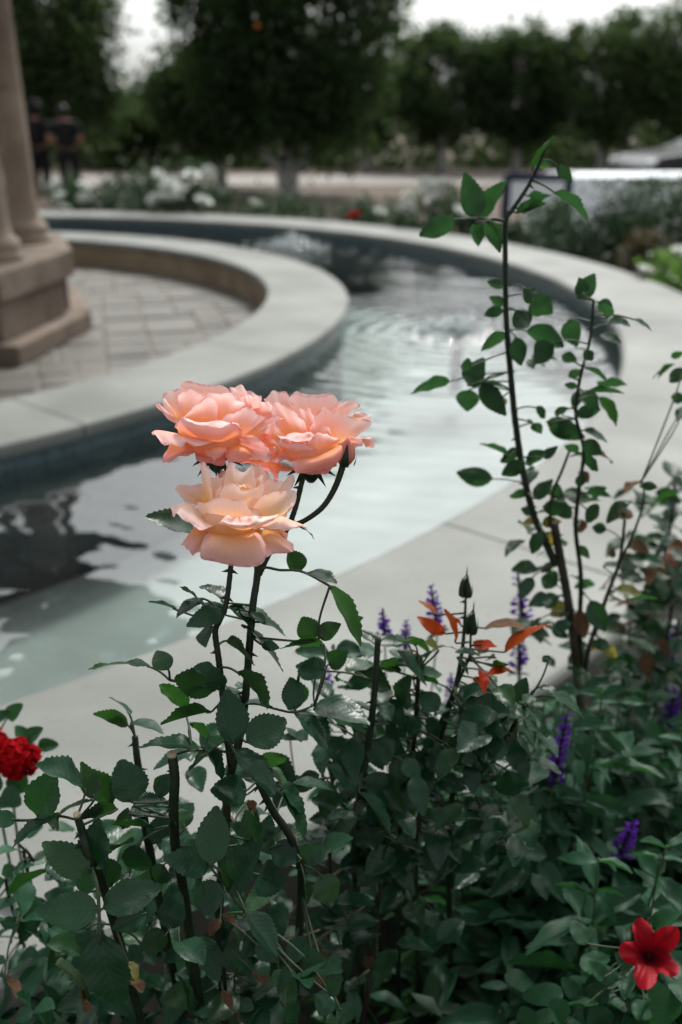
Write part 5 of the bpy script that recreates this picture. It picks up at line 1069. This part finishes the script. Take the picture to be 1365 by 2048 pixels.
# ------------------------------------------------------------------ red petunia, red geranium and the small plants at the left
random.seed(19)
P = W(1302, 1905, .86)
pt = thing('petunia', 'single red star-shaped petunia in the lower right corner', 'petunia', (P.x, P.y + .02, ZS)); PB = Bush(pt)
PB.cane([P + Vector((0, .03, -.03)), P + Vector((.01, .04, -.12)), Vector((P.x, P.y + .02, ZS))], .0018, .0025, 'stem', 0, 'stem')
v = []; f = []; NA, NR = 80, 9; face = (CAM - P).normalized(); face = (face + Vector((0, -.1, .35))).normalized(); Q = Vector((0, 0, 1)).rotation_difference(face)
for j in range(NR + 1):
    t = j / NR
    for k in range(NA):
        a = 2 * math.pi * k / NA; lobe = abs(math.cos(2.5 * a)) ** 1.15; r = .003 + .0275 * (t ** 1.1) * (1 - .50 * (1 - lobe) * t ** 1.5) * (1 + .10 * math.sin(2 * a + .7) * t)
        z = -.030 * (1 - t) ** 2.2 + .005 * math.cos(5 * a) * t * t + .0022 * math.sin(17 * a) * t ** 3 + .006 * math.sin(3 * a + 1) * t * t + .003 * math.sin(11 * a + 2) * t ** 2
        v.append(tuple(Q @ Vector((r * math.cos(a + .5), r * math.sin(a + .5), z)) + P - pt.location))
for j in range(NR):
    for k in range(NA): f.append((j * NA + k, j * NA + (k + 1) % NA, (j + 1) * NA + (k + 1) % NA, (j + 1) * NA + k))
M['petunia'] = petal_mat('red_petunia', (.05, .001, .004), (.24, .002, .008), (.36, .005, .014), (1, .9, .9), .25, (.2, .002, .01))
f.append(tuple(range(NA))[::-1])
fl = pyd('flower', v, f, M['petunia'], pt, True)
for nm, fn in (('pv', lambda i: (i // NA) / NR), ('pu', lambda i: (i % NA) / NA * 3), ('tint', lambda i: 0.)):
    at = fl.data.attributes.new(nm, 'FLOAT', 'POINT'); at.data.foreach_set('value', [fn(i) for i in range(len(v))])
leaves(PB, R3, k3, [(1150, 1130, 1240, 1150, 50, 'p'), (1150, 1090, 1110, 1030, 50, 'p'), (1250, 930, 1340, 870, 70, 'p'), (960, 1200, 900, 1120, 60, 'p'), (1060, 1120, 1000, 1060, 60, 'p'), (1090, 1080, 1080, 1150, 60, 'p'), (900, 1303, 840, 1225, 110, 'p'), (1050, 1320, 1010, 1240, 110, 'p'), (760, 1320, 740, 1240, 90, 'p'), (1200, 1320, 1180, 1220, 130, 'p'), (1330, 1290, 1290, 1180, 110, 'p'), (1340, 1130, 1370, 1200, 70, 'p'), (1000, 990, 930, 900, 70, 'p')], .90)
fill(PB, (1000, 1380, 1940, 2080), 26, .88, .98, .03, .045, 'p', .6)
PB.done()
P = W(36, 1516, 1.02)
gm = thing('geranium', 'red geranium with round flower heads at the left edge', 'geranium', (P.x - .02, P.y + .02, ZS)); GB = Bush(gm)
GB.cane([P - Vector((0, 0, .012)), P + Vector((-.02, .01, -.12)), Vector((P.x - .02, P.y + .02, ZS))], .0016, .003, 'stem', 0, 'stem')
GB.cane([P + Vector((-.028, .01, .01)), P + Vector((-.035, .01, -.1)), Vector((P.x - .03, P.y + .02, ZS))], .0016, .003, 'stem', 0, 'stem')
def head(center, R, n, seed):
    r = random.Random(seed); v = []; f = []
    for i in range(n):
        z = 1 - 2 * (i + .5) / n; a = i * 2.4; d = Vector((math.sqrt(1 - z * z) * math.cos(a), math.sqrt(1 - z * z) * math.sin(a), z)); c = d * R * r.uniform(.8, 1.05)
        e1 = d.orthogonal().normalized(); e2 = d.cross(e1)
        for q in range(4):
            an = q * 1.57 + r.random(); e = (e1 * math.cos(an) + e2 * math.sin(an) + d * r.uniform(-.2, .7)).normalized(); s = d.cross(e).normalized() * R * .26; b = len(v); up = d * R * r.uniform(.0, .14)
            v += [c, c + e * R * .24 + s + up, c + e * R * .48 + s * .5 + up * .5, c + e * R * .48 - s * .5 + up, c + e * R * .24 - s + up * .3]; f.append((b, b + 1, b + 2, b + 3, b + 4))
    o = pyd('flower_head', [tuple(x) for x in v], f, M['redpetal'], gm, False); o.location = center - gm.location
head(P, .019, 60, 1); head(P + Vector((-.03, .01, .012)), .014, 45, 2)
leavesY2 = leaves
leaves(GB, R2, k2, [(120, 210, 60, 140, 60, 'p', .25), (100, 190, 165, 150, 60, 'p', .25), (30, 110, 70, 70, 55, 'p', .27), (150, 215, 230, 215, 50, 'p', .27), (40, 330, 110, 400, 80, 'p', .25), (0, 420, 80, 440, 90, 'p', .25), (-20, 120, 40, 90, 50, 'p', .27), (0, 330, -60, 380, 90, 'p', .25)], .78)
GB.done()
lp = thing('leafy_plant', 'low pale green leafy plant at the lower left edge', 'plant', (-.36, .86, ZS)); LP = Bush(lp)
LP.cane(PL((60, 1720, .95), (50, 1760, .96), (20, 1800, .98)) + [soilpt(-.36, .86)], .0015, .003, 'oldcane', 3)
LP.cane(PL((30, 1680, .9), (66, 1720, .92), (60, 1760, .95)) + [soilpt(-.33, .84)], .0015, .003, 'oldcane', 3)
leaves(LP, R2, k2, [(60, 690, 0, 720, 50, 's', .1), (60, 700, 130, 680, 46, 's', .1), (60, 700, 95, 880, 80, 's', .1), (20, 740, -30, 800, 60, 's', .1), (80, 910, 180, 880, 40, 's', .1), (80, 920, 175, 975, 46, 's', .1), (60, 920, 0, 900, 46, 's', .1), (70, 930, 30, 980, 50, 's', .1), (130, 1250, 60, 1290, 60, 's', .02), (140, 1240, 200, 1230, 60, 's', .02), (120, 1230, 70, 1180, 50, 's', .02), (150, 1260, 200, 1310, 50, 's', .02), (20, 1110, 90, 1170, 30, 'b', .05), (60, 620, -10, 640, 50, 's', .12)], .82)
fill(LP, (-20, 130, 1820, 2080), 30, .88, 1.02, .03, .05, 's', .45)
LP.done()
